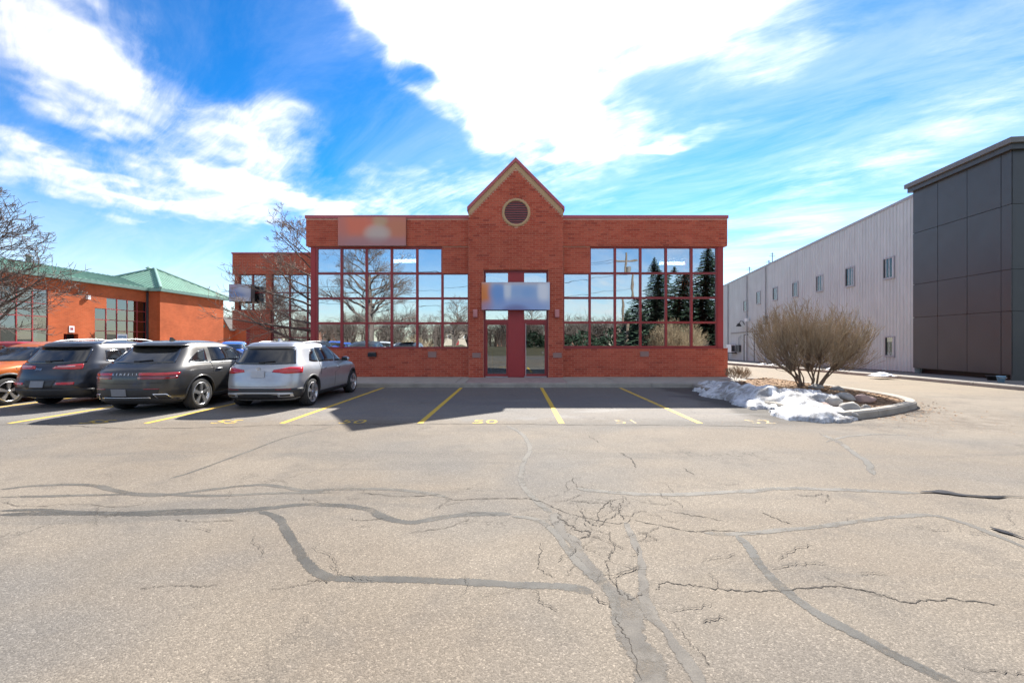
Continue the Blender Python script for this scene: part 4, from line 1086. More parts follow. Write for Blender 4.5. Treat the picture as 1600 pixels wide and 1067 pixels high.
def lbank(ys, zs, skip=lambda i, j: False):
    t = .035; f = MB()
    for i, yy in enumerate(ys): f.box(XA-.10, XA-.02, yy-t, yy+t, zs[-1], zs[0] if not (skip(i, 0) and (i == 0)) else zs[1])
    w = f.build('window', 'red_metal', ob)
    for j, zz in enumerate(zs):
        a = ys[1] if skip(0, 0) and j == 0 else ys[0]; MB().box(XA-.099, XA-.019, a, ys[-1], zz-t*.8, zz+t*.8).build('transom', 'red_metal', w)
    for i in range(len(ys)-1):
        for j in range(len(zs)-1):
            if skip(i, j): continue
            o = MB().box(-.005, .005, -(ys[i+1]-ys[i])/2+t, (ys[i+1]-ys[i])/2-t, -(zs[j]-zs[j+1])/2+t*.8, (zs[j]-zs[j+1])/2-t*.8).build('pane', 'far_glass', w)
            o.location = (XA-.06, (ys[i]+ys[i+1])/2, (zs[j]+zs[j+1])/2); o.rotation_euler = (0, R(random.gauss(0, .5)), R(random.gauss(0, .6)))
lbank(GY, GZ+[.65], lambda i, j: i == 0 and j == 0); lbank(HY, [5.12]+GZ[1:])
box_part('room_back', 'interior_wall', ob, XA-4, XA-3.9, 20, 36.4, 0, EV); box_part('room_floor', 'interior_floor', ob, XA-4, XA-.3, 20, 36.4, 0, .1)
for i, (y0, y1) in enumerate(((32.76, 33.58), (33.7, 34.5), (34.56, 35.4), (35.46, 36.25), (31.85, 32.7))):
    MB().box(XA-.22, XA-.2, y0, y1, 2.45, 3.28).build('roller_blind', 'blind', ob)
dr = MB().box(XA-.9, XA-.86, 29.6, 30.6, 0, 2.15).build('door', 'red_metal_dark', ob)
MB().box(XA-.858, XA-.85, 29.75, 30.45, .9, 2.0).build('pane', 'far_glass', dr)
sg = thing('door_sign', 'small white sign above the dark doorway of the orange building', 'sign', (XA, 30.1, 2.3))
MB().box(XA+.001, XA+.03, 29.95, 30.30, 2.25, 2.72).build('board', 'white_paint', sg); MB().box(XA+.031, XA+.034, 30.02, 30.22, 2.42, 2.60).build('symbol', 'red_metal', sg)
wl = thing('security_lamp', 'small white security lamp high on the orange brick wall', 'lamp', (XA, 31.3, 4.9))
MB().box(XA+.001, XA+.16, 31.15, 31.35, 4.75, 5.05).build('housing', 'white_paint', wl); MB().tube([(XA, 31.25, 5.1), (XA+.1, 31.25, 5.06)], .03, 6).build('bracket', 'dark_trim', wl)
ps = thing('window_poster', 'blue and white poster in the orange building window', 'poster', (XA, 33.9, 1.6))
MB().box(XA-.015, XA-.008, 33.62, 34.5, 1.25, 2.2).build('sheet', 'white_paint', ps)
for k in range(3): MB().box(XA-.0075, XA-.004, 33.70, 34.42, 1.34+k*.28, 1.50+k*.28).build('stripe', 'paint_teal', ps)
# fascias
def gut(name, x, y0, y1): return MB().prism([(x-.1, EV-.02), (x+.32, EV-.02), (x+.36, EV+.22), (x-.1, EV+.24)], y0, y1).build(name, 'green_fascia', ob)
gut('fascia', XA, 8, 36.1); gut('fascia', XB, 36.1, 44.8)
MB().box(XA+.362, XB+.30, 36.08, 36.4, EV-.02, EV+.215).build('fascia', 'green_fascia', ob)
# roofs with standing seams
ERX, RZ = XA+.36, 7.5
MB().add([(ERX, 8, EV+.23), (ERX, 39, EV+.23), (-36, 39, RZ), (-36, 8, RZ), (-41, 8, EV), (-41, 39, EV)], [(0, 1, 2, 3), (3, 2, 5, 4)]).build('long_roof', 'green_roof', ob)
sm = MB(); y = 8.2
while y < 38.6: sm.tube([(ERX, y, EV+.25), (-36, y, RZ+.02)], .022, 4, False); y += .45
sm.build('seam', 'green_fascia', ob, kind='stuff')
PX0, PX1, PY0, PY1, PK = XB+.36, -38.9, 36.05, 44.85, Vector((-34.6, 40.3, 8.62))
cs = [Vector((PX0, PY0, EV+.23)), Vector((PX0, PY1, EV+.23)), Vector((PX1, PY1, EV+.23)), Vector((PX1, PY0, EV+.23))]
MB().add(cs+[PK], [(0, 1, 4), (1, 2, 4), (2, 3, 4), (3, 0, 4)]).build('hip_roof', 'green_roof', ob)
sm = MB()
for a, b in ((cs[0], cs[1]), (cs[3], cs[0])):
    n = 20
    for i in range(1, n):
        t = i/n; p = a.lerp(b, t); mid = (a+b)/2; up = (PK-mid); f = min(t, 1-t)*2; sm.tube([p+Vector((0, 0, .02)), p+up*f+Vector((0, 0, .02))], .022, 4, False)
sm.build('seam', 'green_fascia', ob, kind='stuff')
for c_ in (cs[0], cs[1], cs[3]): MB().tube([c_+Vector((0, 0, .04)), PK+Vector((0, 0, .04))], .11, 6).build('hip_cap', 'green_fascia', ob)
MB().lathe([(.16, 0), (.16, .3), (.28, .32), (.05, .48)], 10, 'z', (PK.x-.6, PK.y, PK.z-.25)).build('roof_vent', 'green_fascia', ob)
MB().lathe([(.16, 0), (.16, .5), (.30, .52), (.05, .7)], 10, 'z', (-35.9, 30.9, RZ-.1)).build('roof_vent', 'cap_grey', ob)
# ------------------------------------------------------------------ cars
def pchip(xs, ys):
    """monotone cubic through key points"""
    n = len(xs); h = [xs[i+1]-xs[i] for i in range(n-1)]; d = [(ys[i+1]-ys[i])/h[i] for i in range(n-1)]; m = [d[0]]
    for i in range(1, n-1):
        m.append(0.0 if d[i-1]*d[i] <= 0 else 2*d[i-1]*d[i]/(d[i-1]+d[i]))
    m.append(d[-1])
    def f(x):
        if x <= xs[0]: return ys[0]
        if x >= xs[-1]: return ys[-1]
        i = 0
        while xs[i+1] < x: i += 1
        t = (x-xs[i])/h[i]
        return (2*t**3-3*t*t+1)*ys[i]+(t**3-2*t*t+t)*h[i]*m[i]+(-2*t**3+3*t*t)*ys[i+1]+(t**3-t*t)*h[i]*m[i+1]
    return f
class Shell:
    """car body as horizontal slices: rear, front and half width for each height; x right, y forward"""
    def __init__(s, keys, p=9.0, q=3.0, pf=7.0, qf=2.6):
        zs = [k[0] for k in keys]; s.zs = zs
        s.rear, s.front, s.w = (pchip(zs, [k[i] for k in keys]) for i in (1, 2, 3)); s.p, s.q, s.pf, s.qf = p, q, pf, qf
    def P(s, th, z):
        """th: 0 = rear centre, +90 = right side, 180 = front centre (degrees, sign = side)"""
        if th > 180: th -= 360
        sg = 1 if th >= 0 else -1; a = abs(th); w = s.w(z); mid = (s.rear(z)*.5+s.front(z)*.5)
        if a <= 90: L, p, q, d = mid-s.rear(z), s.p, s.q, -1
        else: L, p, q, d, a = s.front(z)-mid, s.pf, s.qf, 1, 180-a
        sn, cn = max(0, math.sin(R(a))), max(0, math.cos(R(a)))
        return Vector((sg*w*sn**(2/q), mid+d*L*cn**(2/p), z))
    def thx(s, x, z, front=False):
        q = s.qf if front else s.q; t = math.degrees(math.asin(min(1, abs(x)/s.w(z))**(q/2)))
        if front: return 180-t if x >= 0 else 180+t
        return t if x >= 0 else -t
    def thy(s, y, z, side=1):
        mid = (s.rear(z)+s.front(z))*.5
        if y <= mid: c = min(1, (mid-y)/(mid-s.rear(z))); t = math.degrees(math.acos(c**(s.p/2)))
        else: c = min(1, (y-mid)/(s.front(z)-mid)); t = 180-math.degrees(math.acos(c**(s.pf/2)))
        return side*t
    def nrm(s, th, z):
        e = .6; a, b = s.P(th+e, z), s.P(th-e, z); c, d = s.P(th, z+.012), s.P(th, z-.012)
        n = (a-b).cross(c-d)
        if n.length < 1e-9: return Vector((0, -1, 0))
        n.normalize(); c0 = Vector((0, (s.rear(z)+s.front(z))/2, .7))
        return n if n.dot(s.P(th, z)-c0) > 0 else -n
    def T(s, pt):
        k, a, z = pt[0], pt[1], pt[2]
        if k == 'r': return (s.thx(a, z), z)
        if k == 'f': return (s.thx(a, z, True), z)
        if k == 's': return (s.thy(a, z, 1), z)
        if k == 'l': return (s.thy(a, z, -1), z)
        return (a, z)
    def patch(s, mb, lo, hi, n=10, m=5, off=.006, m_i=0):
        """surface patch between two rows of points, following the body, with a rim going inwards"""
        lo, hi = [s.T(p) for p in lo], [s.T(p) for p in hi]
        def along(pl, t):
            u = t*(len(pl)-1); i = min(int(u), len(pl)-2); f = u-i
            return tuple(pl[i][j]*(1-f)+pl[i+1][j]*f for j in (0, 1))
        g = []
        for j in range(m+1):
            for i in range(n+1):
                a, b = along(lo, i/n), along(hi, i/n); t = j/m; g.append((a[0]*(1-t)+b[0]*t, a[1]*(1-t)+b[1]*t))
        vs = [s.P(*q)+s.nrm(*q)*off for q in g]; k = len(vs); W = n+1
        fs = [(j*W+i, j*W+i+1, (j+1)*W+i+1, (j+1)*W+i) for j in range(m) for i in range(n)]
        rim = [i for i in range(W)]+[j*W+n for j in range(1, m+1)]+[m*W+i for i in range(n-1, -1, -1)]+[j*W for j in range(m-1, 0, -1)]
        vs += [s.P(*g[i])-s.nrm(*g[i])*.012 for i in rim]; r = len(rim)
        fs += [(rim[i], rim[(i+1) % r], k+(i+1) % r, k+i) for i in range(r)]
        mb.add(vs, fs, m_i); return mb
    def ring(s, mb, cy, cz, r0, r1, side, off=.012, n=26, a0=-25, a1=205, zmin=.2):
        vs = []
        for i in range(n+1):
            a = R(a0+(a1-a0)*i/n)
            for r, o in ((r0, -.03), (r0, off), (r1, off*.8), (r1, -.01)):
                y, z = cy+math.cos(a)*r, max(zmin, cz+math.sin(a)*r); th = s.thy(y, z, side); p = s.P(th, z)
                vs.append(p+Vector((side*o, 0, 0)))
        fs = [(i*4+j, i*4+j+1, (i+1)*4+j+1, (i+1)*4+j) for i in range(n) for j in range(3)]
        mb.add(vs, fs); return mb
    def body(s, name, material, parent, wheels, rad, nu=76, dz=.03):
        zs = []; a, b = s.zs[0], s.zs[-1]; k = int((b-a)/dz)
        zs = [a+(b-a)*i/k for i in range(k+1)]
        top = s.zs[-1]; zs = sorted(set([round(z, 4) for z in zs]+[round(top-.01*i, 4) for i in range(1, 8)]))
        # denser angles round the corners
        th = [(-180+360*i/nu) for i in range(nu)]
        mb = MB(); vs = []
        for z in zs:
            for t in th: vs.append(s.P(t if abs(t) > 1e-6 else 0.0, z))
        fs = [(j*nu+i, j*nu+(i+1) % nu, (j+1)*nu+(i+1) % nu, (j+1)*nu+i) for j in range(len(zs)-1) for i in range(nu)]
        fs += [tuple(range(nu-1, -1, -1)), tuple((len(zs)-1)*nu+i for i in range(nu))]
        mb.add(vs, fs); o = mb.build(name, [material, 'wheel_well'], None)
        c = MB()
        for (wy, wz) in wheels:
            for sd in (-1, 1):
                x0, x1 = sd*.52, sd*1.25; n = 28
                pr = [(wy+math.cos(2*math.pi*i/n)*rad, wz+math.sin(2*math.pi*i/n)*rad) for i in range(n)]
                c.prism(pr, x0, x1, 'x')
        cut = c.build('cutter', ['wheel_well', 'wheel_well']); cut.data.polygons.foreach_set('material_index', [1]*len(cut.data.polygons))
        md = o.modifiers.new('b', 'BOOLEAN'); md.operation = 'DIFFERENCE'; md.object = cut; md.solver = 'EXACT'
        me = bpy.data.meshes.new_from_object(o.evaluated_get(bpy.context.evaluated_depsgraph_get())); me.name = name
        o.modifiers.clear(); o.data = me; bpy.data.objects.remove(cut)
        for p in me.polygons: p.use_smooth = p.material_index == 0
        # crisp edges where the wheel openings are cut
        bm = bmesh.new(); bm.from_mesh(me)
        for e in bm.edges:
            if len(e.link_faces) == 2 and (e.link_faces[0].material_index != e.link_faces[1].material_index or e.calc_face_angle(0) > R(38)): e.smooth = False
        bm.to_mesh(me); bm.free()
        o.parent = parent; return o

def wheel(parent, x, y, r, side, spokes=5, rim='rim_silver', twin=True, width=.235):
    """tyre, rim with spokes and hub; axis along x"""
    c = (x, y, r); w = width; rr = r*.70
    ty = MB().lathe([(rr, -w/2+.01), (rr+.02, -w/2), (r-.03, -w/2+.005), (r, -w/2+.035), (r, w/2-.035), (r-.03, w/2-.005), (rr+.02, w/2), (rr, w/2-.01)], 36, 'x', c, close=True)
    wh = ty.build('wheel', 'tyre', parent, True)
    o = w/2*side
    MB().lathe([(rr, -w/2), (rr-.012, w/2*side*.2), (rr-.004, o*.95), (rr+.012, o*1.0), (rr+.012, o*.8), (rr+.001, -w/2)], 36, 'x', c, close=True).build('rim', rim, wh, True)
    MB().lathe([(.001, o*.2), (rr-.013, o*.2), (rr-.013, o*.12), (.001, o*.12)], 28, 'x', c).build('brake', 'rim_dark', wh)
    sp = MB()
    for k in range(spokes):
        for tw in ((-.09, .09) if twin else (0,)):
            a = 2*math.pi*k/spokes+tw+.3; ww = .020 if twin else .035
            d = Vector((0, math.cos(a), math.sin(a))); t = Vector((0, -math.sin(a), math.cos(a))); b = Vector(c)+Vector((o*.62, 0, 0))
            p0, p1 = b+d*.035, b+d*(rr-.005)+Vector((o*.2, 0, 0)); ex = Vector((o*.30, 0, 0))
            tp = t*ww; tq = t*ww*1.25
            sp.add([p0-tp, p0+tp, p1+tq, p1-tq, p0-tp+ex, p0+tp+ex, p1+tq+ex*.6, p1-tq+ex*.6], [(0, 3, 2, 1), (4, 5, 6, 7), (0, 1, 5, 4), (1, 2, 6, 5), (2, 3, 7, 6), (3, 0, 4, 7)])
    sp.build('spokes', rim, wh); MB().lathe([(.001, o*1.0), (.034, o*.97), (.045, o*.6), (.045, o*.3)], 14, 'x', c).build('hub_cap', rim, wh, True)
    return wh
def car_root(name, label, loc, rz=0):
    o = bpy.data.objects.new(name, None); C.objects.link(o); o.location = loc; o.rotation_euler = (0, 0, rz); return tag(o, label, 'car', 'parked cars')
def surf_text(sh, txt, size, x, z, material, parent, name='lettering', squash=1.0):
    th = sh.thx(x, z); p = sh.P(th, z)+sh.nrm(th, z)*.010; n = sh.nrm(th, z)
    up = (sh.P(th, z+.03)-sh.P(th, z-.03)).normalized(); rt = up.cross(n)
    M = Matrix((rt*squash, up, n)).transposed().to_4x4(); M.translation = p
    return text_mesh(txt, size, name, material, parent, M, .002)
def handle(sh, parent, y, z, material, side=1):
    th = sh.thy(y, z, side); p = sh.P(th, z)+Vector((side*.022, 0, 0))
    MB().tube([p+Vector((-side*.03, -.10, 0)), p+Vector((0, -.08, 0)), p+Vector((0, .08, .004)), p+Vector((-side*.03, .10, 0))], .015, 6).build('door_handle', material, parent, True)
def seam_line(sh, pts, parent, w=.007, side='s'):
    mb = MB(); k = 0
    for a, b in zip(pts, pts[1:]):
        sh.patch(mb, [(side, a[0]-w/2, a[1]), (side, a[0]+w/2, a[1]+1e-4)], [(side, b[0]-w/2, b[1]), (side, b[0]+w/2, b[1])], 1, 4, .003)
    return mb.build('door_seam', 'seam', parent)
def mirror(sh, parent, y, z, material, side=1):
    th = sh.thy(y, z, side); p = sh.P(th, z)
    vs = []; n = 10; k = 7; mb = MB()
    for j in range(k+1):
        f = math.pi*j/k
        for i in range(n):
            a = 2*math.pi*i/n
            vs.append((p.x+side*(.13-.115*math.cos(f)), p.y+.075*math.sin(f)*math.cos(a)*(1.0), p.z+.03+.075*(math.sin(f)**.7)*math.sin(a)))
    fs = [(j*n+i, j*n+(i+1) % n, (j+1)*n+(i+1) % n, (j+1)*n+i) for j in range(k) for i in range(n)]
    o = mb.add(vs, fs).build('door_mirror', material, parent, True)
    MB().tube([p+Vector((-side*.03, .02, -.02)), p+Vector((side*.06, .02, .0))], .03, 6).build('mirror_arm', 'cladding', o)
    MB().box(p.x+side*.05, p.x+side*.21, p.y-.075, p.y-.068, p.z-.02, p.z+.085).build('mirror_glass', 'car_glass', o)
def rails(parent, pts, material, r=.016, feet=(0, -1)):
    for sd in (-1, 1):
        q = [(sd*p[0], p[1], p[2]) for p in catmull(pts, 4)]
        MB().tube(q, r, 6).build('roof_rail', material, parent, True)
def fin(parent, y, z, material):
    MB().prism([(y-.12, z-.02), (y+.06, z-.02), (y-.06, z+.065), (y-.105, z+.065)], -.018, .018, 'x').build('antenna_fin', material, parent)

def suv(name, label, loc, rz, keys, wb, r, paint, spec):
    """generic crossover: shell + windows, lamps, bumper, wheels"""
    root = car_root(name, label, loc, rz)
    sh = Shell(keys, spec.get('p', 9), spec.get('q', 3.0), 6.5, 2.5)
    yr, yf = -wb/2+spec.get('ax', 0), wb/2+spec.get('ax', 0)
    body = sh.body('body', paint, root, [(yr, r), (yf, r)], r+.055)
    wx = spec['track']
    for sd in (-1, 1):
        for y in (yr, yf): wheel(root, sd*wx, y, r, sd, spec.get('spokes', 5), spec.get('rim', 'rim_silver'), spec.get('twin', True))
    clad = spec.get('clad', 'cladding')
    for sd in (1, -1):
        for y in (yr, yf):
            MBr = sh.ring(MB(), y, r, r+.052, r+spec.get('lip', .10), sd, .016); MBr.build('arch_trim', clad, root, True)
        S_ = 's' if sd > 0 else 'l'
        # sill
        m_ = MB(); z0, z1 = sh.zs[0]+.02, spec.get('sill', .36)
        sh.patch(m_, [(S_, yr+r+.08, z0), (S_, yf-r-.08, z0)], [(S_, yr+r+.08, z1), (S_, yf-r-.08, z1)], 12, 3, .012); m_.build('sill', clad, root, True)
        for nm, lo, hi in spec['side']:
            m_ = MB(); sh.patch(m_, [(S_, a, b) for a, b in lo], [(S_, a, b) for a, b in hi], 12, 6, .005); m_.build(nm, 'car_glass', root, True)
        if 'beltline' in spec:
            m_ = MB(); b = spec['beltline']; sh.patch(m_, [(S_, y, z-.010) for y, z in b], [(S_, y, z+.010) for y, z in b], 16, 1, .010); m_.build('belt_trim', spec.get('belt_mat', 'chrome'), root, True)
        if 'frame' in spec:
            m_ = MB()
            for (a, b) in zip(spec['frame'], spec['frame'][1:]): sh.patch(m_, [(S_, a[0], a[1]-.011), (S_, b[0], b[1]-.011)], [(S_, a[0], a[1]+.011), (S_, b[0], b[1]+.011)], 4, 1, .011)
            m_.build('window_trim', spec.get('belt_mat', 'chrome'), root, True)
        for pts in spec.get('seams', []): seam_line(sh, pts, root, side=S_)
        for y, z in spec.get('handles', []): handle(sh, root, y, z, spec.get('handle_mat', paint), sd)
        if 'mirror' in spec: mirror(sh, root, spec['mirror'][0], spec['mirror'][1], spec.get('mirror_mat', paint), sd)
    m_ = MB(); sh.patch(m_, [('r', -spec['rw'][0], spec['rz'][0]), ('r', 0, spec['rz'][0]-.02), ('r', spec['rw'][0], spec['rz'][0])], [('r', -spec['rw'][1], spec['rz'][1]), ('r', 0, spec['rz'][1]+.015), ('r', spec['rw'][1], spec['rz'][1])], 16, 8, .005)
    rw = m_.build('rear_window', 'car_glass', root, True)
    za = spec['rz'][0]+.035
    th0 = 0.0; p0, p1 = sh.P(0, za), sh.P(sh.thx(spec.get('wiper', .30), za+.03), za+.03)
    MB().tube([p0+Vector((0, -.03, 0)), p1+Vector((0, -.03, 0))], .013, 5).build('wiper', 'black_plastic', rw); 
    m_ = MB(); m_.box(-.06, .06, p0.y-.045, p0.y+.02, za-.03, za+.015); m_.build('wiper_hub', 'black_plastic', rw)
    # windscreen and bonnet end
    m_ = MB(); fz0, fz1 = spec['fz']; f0, f1 = spec.get('fw', (.70, .59)); sh.patch(m_, [('f', -f0, fz0), ('f', 0, fz0-.01), ('f', f0, fz0)], [('f', -f1, fz1), ('f', 0, fz1+.01), ('f', f1, fz1)], 14, 8, .005); m_.build('windscreen', 'car_glass', root, True)
    for sd in (-1, 1):
        m_ = MB(); sh.patch(m_, [('f', sd*.50, .66), ('f', sd*.80, .70)], [('f', sd*.48, .76), ('f', sd*.80, .84)], 8, 3, .006); m_.build('headlight', 'head_lamp', root, True)
    m_ = MB(); sh.patch(m_, [('f', -.44, .46), ('f', .44, .46)], [('f', -.44, .72), ('f', .44, .72)], 12, 4, .006); m_.build('grille', 'black_plastic', root, True)
    # tailgate spoiler
    z = spec['spoiler']; m_ = MB(); vs = []; n = 14
    for i in range(n+1):
        x = spec['rw'][1]*1.10*(2*i/n-1); t = sh.thx(x, z); a = sh.P(t, z); b = sh.P(sh.thx(x, z+.035), z+.035)
        back = Vector((0, -spec.get('lipout', .09), 0))
        vs += [a+Vector((0, .05, -.012)), a+back+Vector((0, 0, .0)), a+back+Vector((0, .005, .022)), b+Vector((0, .06, .004))]
    m_.add(vs, [(i*4+j, i*4+(j+1) % 4, (i+1)*4+(j+1) % 4, (i+1)*4+j) for i in range(n) for j in range(4)]+[(0, 1, 2, 3), (n*4+3, n*4+2, n*4+1, n*4)])
    m_.build('spoiler', spec.get('spoiler_mat', paint), root, True)
    for pts_lo, pts_hi, nm, mt, *o in spec['rear']:
        sides = (1, -1) if nm in ('tail_light', 'reflector', 'exhaust_tip', 'exhaust_pipe', 'tail_light_inner', 'bumper_vent') else (1,)
        for sd in sides:
            f = lambda p: (p[0] if sd > 0 else {'r': 'r', 's': 'l'}[p[0]], p[1]*(sd if p[0] == 'r' else 1), p[2])
            m_ = MB(); sh.patch(m_, [f(p) for p in pts_lo], [f(p) for p in pts_hi], 14, 4, o[0] if o else .008); m_.build(nm, mt, root, True)
    # number plate
    px_, pz = spec['plate']; th = sh.thx(0, pz); p = sh.P(0, pz); up = (sh.P(0, pz+.05)-sh.P(0, pz-.05)).normalized()
    MB().obox(p+Vector((px_-.155, -.012, 0))-up*.078, (.31, 0, 0), (0, -.008, 0), up*.156).build('number_plate', spec.get('plate_mat', 'plate'), root)
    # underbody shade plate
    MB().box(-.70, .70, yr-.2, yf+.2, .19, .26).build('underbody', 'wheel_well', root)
    return root, sh, yr, yf

# silver crossover ------------------------------------------------
kS = [(.20, -1.98, 2.02, .76), (.27, -2.12, 2.13, .85), (.40, -2.19, 2.19, .895), (.52, -2.20, 2.21, .905), (.66, -2.185, 2.19, .917), (.80, -2.15, 2.14, .915), (.90, -2.13, 2.03, .905), (.97, -2.09, 1.80, .885), (1.02, -2.045, 1.42, .862), (1.07, -2.0, 1.06, .835),
      (1.20, -1.90, .82, .775), (1.34, -1.80, .56, .715), (1.45, -1.73, .33, .665), (1.52, -1.69, .10, .61), (1.565, -1.60, -.12, .54), (1.59, -1.40, -.30, .44), (1.605, -1.05, -.55, .26)]
specS = dict(track=.80, ax=.0, lip=.10, sill=.33, p=10, q=3.2, spokes=5,
    side=[('front_window', [(.02, 1.05), (.80, 1.06)], [(.02, 1.46), (.36, 1.42)]), ('rear_door_window', [(-.86, 1.07), (-.03, 1.05)], [(-.80, 1.44), (-.03, 1.46)]), ('quarter_window', [(-1.36, 1.12), (-.91, 1.08)], [(-1.12, 1.36), (-.86, 1.42)])],
    seams=[[(-.02, .40), (-.01, .75), (-.01, 1.03)], [(-.92, .75), (-.90, .95), (-.88, 1.05)], [(1.02, .42), (1.0, .75), (.98, 1.0)]],
    handles=[(-.70, .90), (.22, .89)], handle_mat='chrome', mirror=(.66, 1.06), rw=(.73, .61), rz=(1.07, 1.42), fz=(1.09, 1.44), spoiler=1.47, lipout=.07,
    plate=(0, .84), plate_mat='plate_pale', spoiler_mat='paint_silver',
    rear=[([('r', .32, .885), ('r', .60, .848), ('s', -1.80, .852)], [('r', .34, .935), ('r', .66, .992), ('s', -1.74, .985)], 'tail_light', 'lamp_red', .012),
          ([('l', -1.72, .30), ('r', -.70, .27), ('r', 0, .26), ('r', .70, .27), ('s', -1.72, .30)], [('l', -1.72, .50), ('r', -.74, .505), ('r', 0, .515), ('r', .74, .505), ('s', -1.72, .50)], 'bumper_cladding', 'cladding', .014),
          ([('r', -.62, .33), ('r', -.3, .385), ('r', .3, .385), ('r', .62, .33)], [('r', -.74, .41), ('r', -.3, .425), ('r', .3, .425), ('r', .74, .41)], 'skid_trim', 'satin_silver', .024),
          ([('r', .46, .315), ('r', .74, .315)], [('r', .46, .40), ('r', .74, .40)], 'exhaust_tip', 'satin_silver', .030),
          ([('r', .51, .34), ('r', .69, .34)], [('r', .51, .375), ('r', .69, .375)], 'exhaust_pipe', 'black_plastic', .034),
          ([('r', .42, .478), ('r', .72, .478)], [('r', .42, .497), ('r', .72, .497)], 'reflector', 'lamp_dark_red', .018),
          ([('r', -.64, .555), ('r', 0, .545), ('r', .64, .555)], [('r', -.64, .562), ('r', 0, .552), ('r', .64, .562)], 'tailgate_seam', 'seam', .004)])
car, sh, yr, yf = suv('parked_car', 'silver crossover with black lower trim parked nearest the entrance', (-5.92, 11.80, 0), R(.6), kS, 2.73, .345, 'paint_silver', specS)
rails(car, [(.60, -1.35, 1.50), (.585, -1.1, 1.575), (.575, -.4, 1.60), (.57, .0, 1.56), (.585, .12, 1.51)], 'satin_silver', .017)
th = 0; p = sh.P(0, .945); em = MB()
em.lathe([(.045, -.012), (.052, -.016), (.052, -.004), (.045, -.004)], 20, 'y', (0, p.y, .945), close=True)
for k in range(3):
    a = R(90+120*k); em.obox((math.cos(a+1.57)*.004, p.y-.016, .945+math.sin(a+1.57)*.004), (math.cos(a)*.046, 0, math.sin(a)*.046), (0, .008, 0), (-math.cos(a+1.57)*.008, 0, -math.sin(a+1.57)*.008))
em.build('emblem', 'chrome', car); fin(car, -1.15, 1.61, 'paint_silver')
MB().box(-.40, .40, -.9, .15, 1.604, 1.612).build('sunroof', 'car_glass', car)

# dark grey fastback SUV -----------------------------------------
kG = [(.21, -2.05, 2.15, .78), (.28, -2.22, 2.28, .88), (.42, -2.33, 2.34, .935), (.56, -2.35, 2.36, .95), (.70, -2.345, 2.34, .955), (.82, -2.335, 2.28, .952), (.92, -2.30, 2.14, .94), (.99, -2.24, 1.85, .915), (1.05, -2.15, 1.45, .885), (1.10, -2.07, 1.15, .85),
      (1.22, -1.90, .90, .785), (1.36, -1.72, .62, .72), (1.47, -1.60, .38, .665), (1.54, -1.54, .15, .615), (1.585, -1.42, -.08, .55), (1.61, -1.22, -.28, .45), (1.63, -.90, -.52, .27)]
specG = dict(track=.83, ax=.08, lip=.075, clad='paint_graphite', sill=.34, p=9, q=2.8, spokes=5, twin=True, rim='rim_silver',
    side=[('front_window', [(.08, 1.09), (.92, 1.10)], [(.08, 1.48), (.44, 1.44)]), ('rear_door_window', [(-.88, 1.11), (.03, 1.09)], [(-.80, 1.46), (.03, 1.48)]), ('quarter_window', [(-1.62, 1.14), (-1.02, 1.11)], [(-1.16, 1.38), (-.95, 1.42)])],
    frame=[(-1.62, 1.13), (-1.0, 1.09), (0, 1.075), (.9, 1.085)], belt_mat='satin_silver',
    seams=[[(.05, .42), (.06, .75), (.06, 1.06)], [(-.98, .85), (-.95, 1.0), (-.92, 1.09)], [(1.1, .42), (1.08, .75), (1.05, 1.02)]],
    handles=[(-.76, .93), (.28, .92)], handle_mat='satin_silver', mirror=(.74, 1.10), rw=(.72, .58), rz=(1.12, 1.46), fz=(1.12, 1.46), spoiler=1.50, lipout=.16, plate=(-.10, .50),
    rear=[([('r', .28, .862), ('r', .66, .852), ('s', -1.96, .857)], [('r', .28, .915), ('r', .68, .912), ('s', -1.92, .915)], 'tail_light', 'lamp_red', .010),
          ([('r', .28, .785), ('r', .66, .775), ('s', -2.0, .78)], [('r', .28, .842), ('r', .66, .834), ('s', -1.98, .838)], 'tail_light_inner', 'lamp_dark_red', .010),
          ([('r', -.62, .40), ('r', 0, .39), ('r', .62, .40)], [('r', -.66, .585), ('r', 0, .59), ('r', .66, .585)], 'bumper_panel', 'cladding', .008),
          ([('l', -1.90, .26), ('r', -.6, .245), ('r', .6, .245), ('s', -1.90, .26)], [('l', -1.90, .33), ('r', -.62, .35), ('r', .62, .35), ('s', -1.90, .33)], 'diffuser', 'cladding', .012),
          ([('r', -.50, .375), ('r', 0, .372), ('r', .50, .375)], [('r', -.50, .395), ('r', 0, .392), ('r', .50, .395)], 'chrome_strip', 'chrome', .016),
          ([('r', .60, .36), ('r', .80, .35)], [('r', .55, .47), ('r', .75, .46)], 'exhaust_tip', 'chrome', .020),
          ([('r', .625, .375), ('r', .785, .367)], [('r', .575, .457), ('r', .735, .447)], 'exhaust_pipe', 'black_plastic', .024),
          ([('r', .40, .565), ('r', .66, .56)], [('r', .40, .585), ('r', .66, .58)], 'reflector', 'lamp_dark_red', .016),
          ([('r', -.70, .70), ('r', 0, .69), ('r', .70, .70)], [('r', -.70, .707), ('r', 0, .697), ('r', .70, .707)], 'tailgate_seam', 'seam', .004)])
car, sh, yr, yf = suv('parked_car', 'dark grey sporty SUV with sloping tailgate beside the silver car', (-8.36, 11.27, 0), R(.8), kG, 2.875, .37, 'paint_graphite', specG)
for i, ch in enumerate('GENESIS'): surf_text(sh, ch, .066, -.25+i*.083, .866, 'chrome', car)
fin(car, -1.0, 1.635, 'paint_graphite')

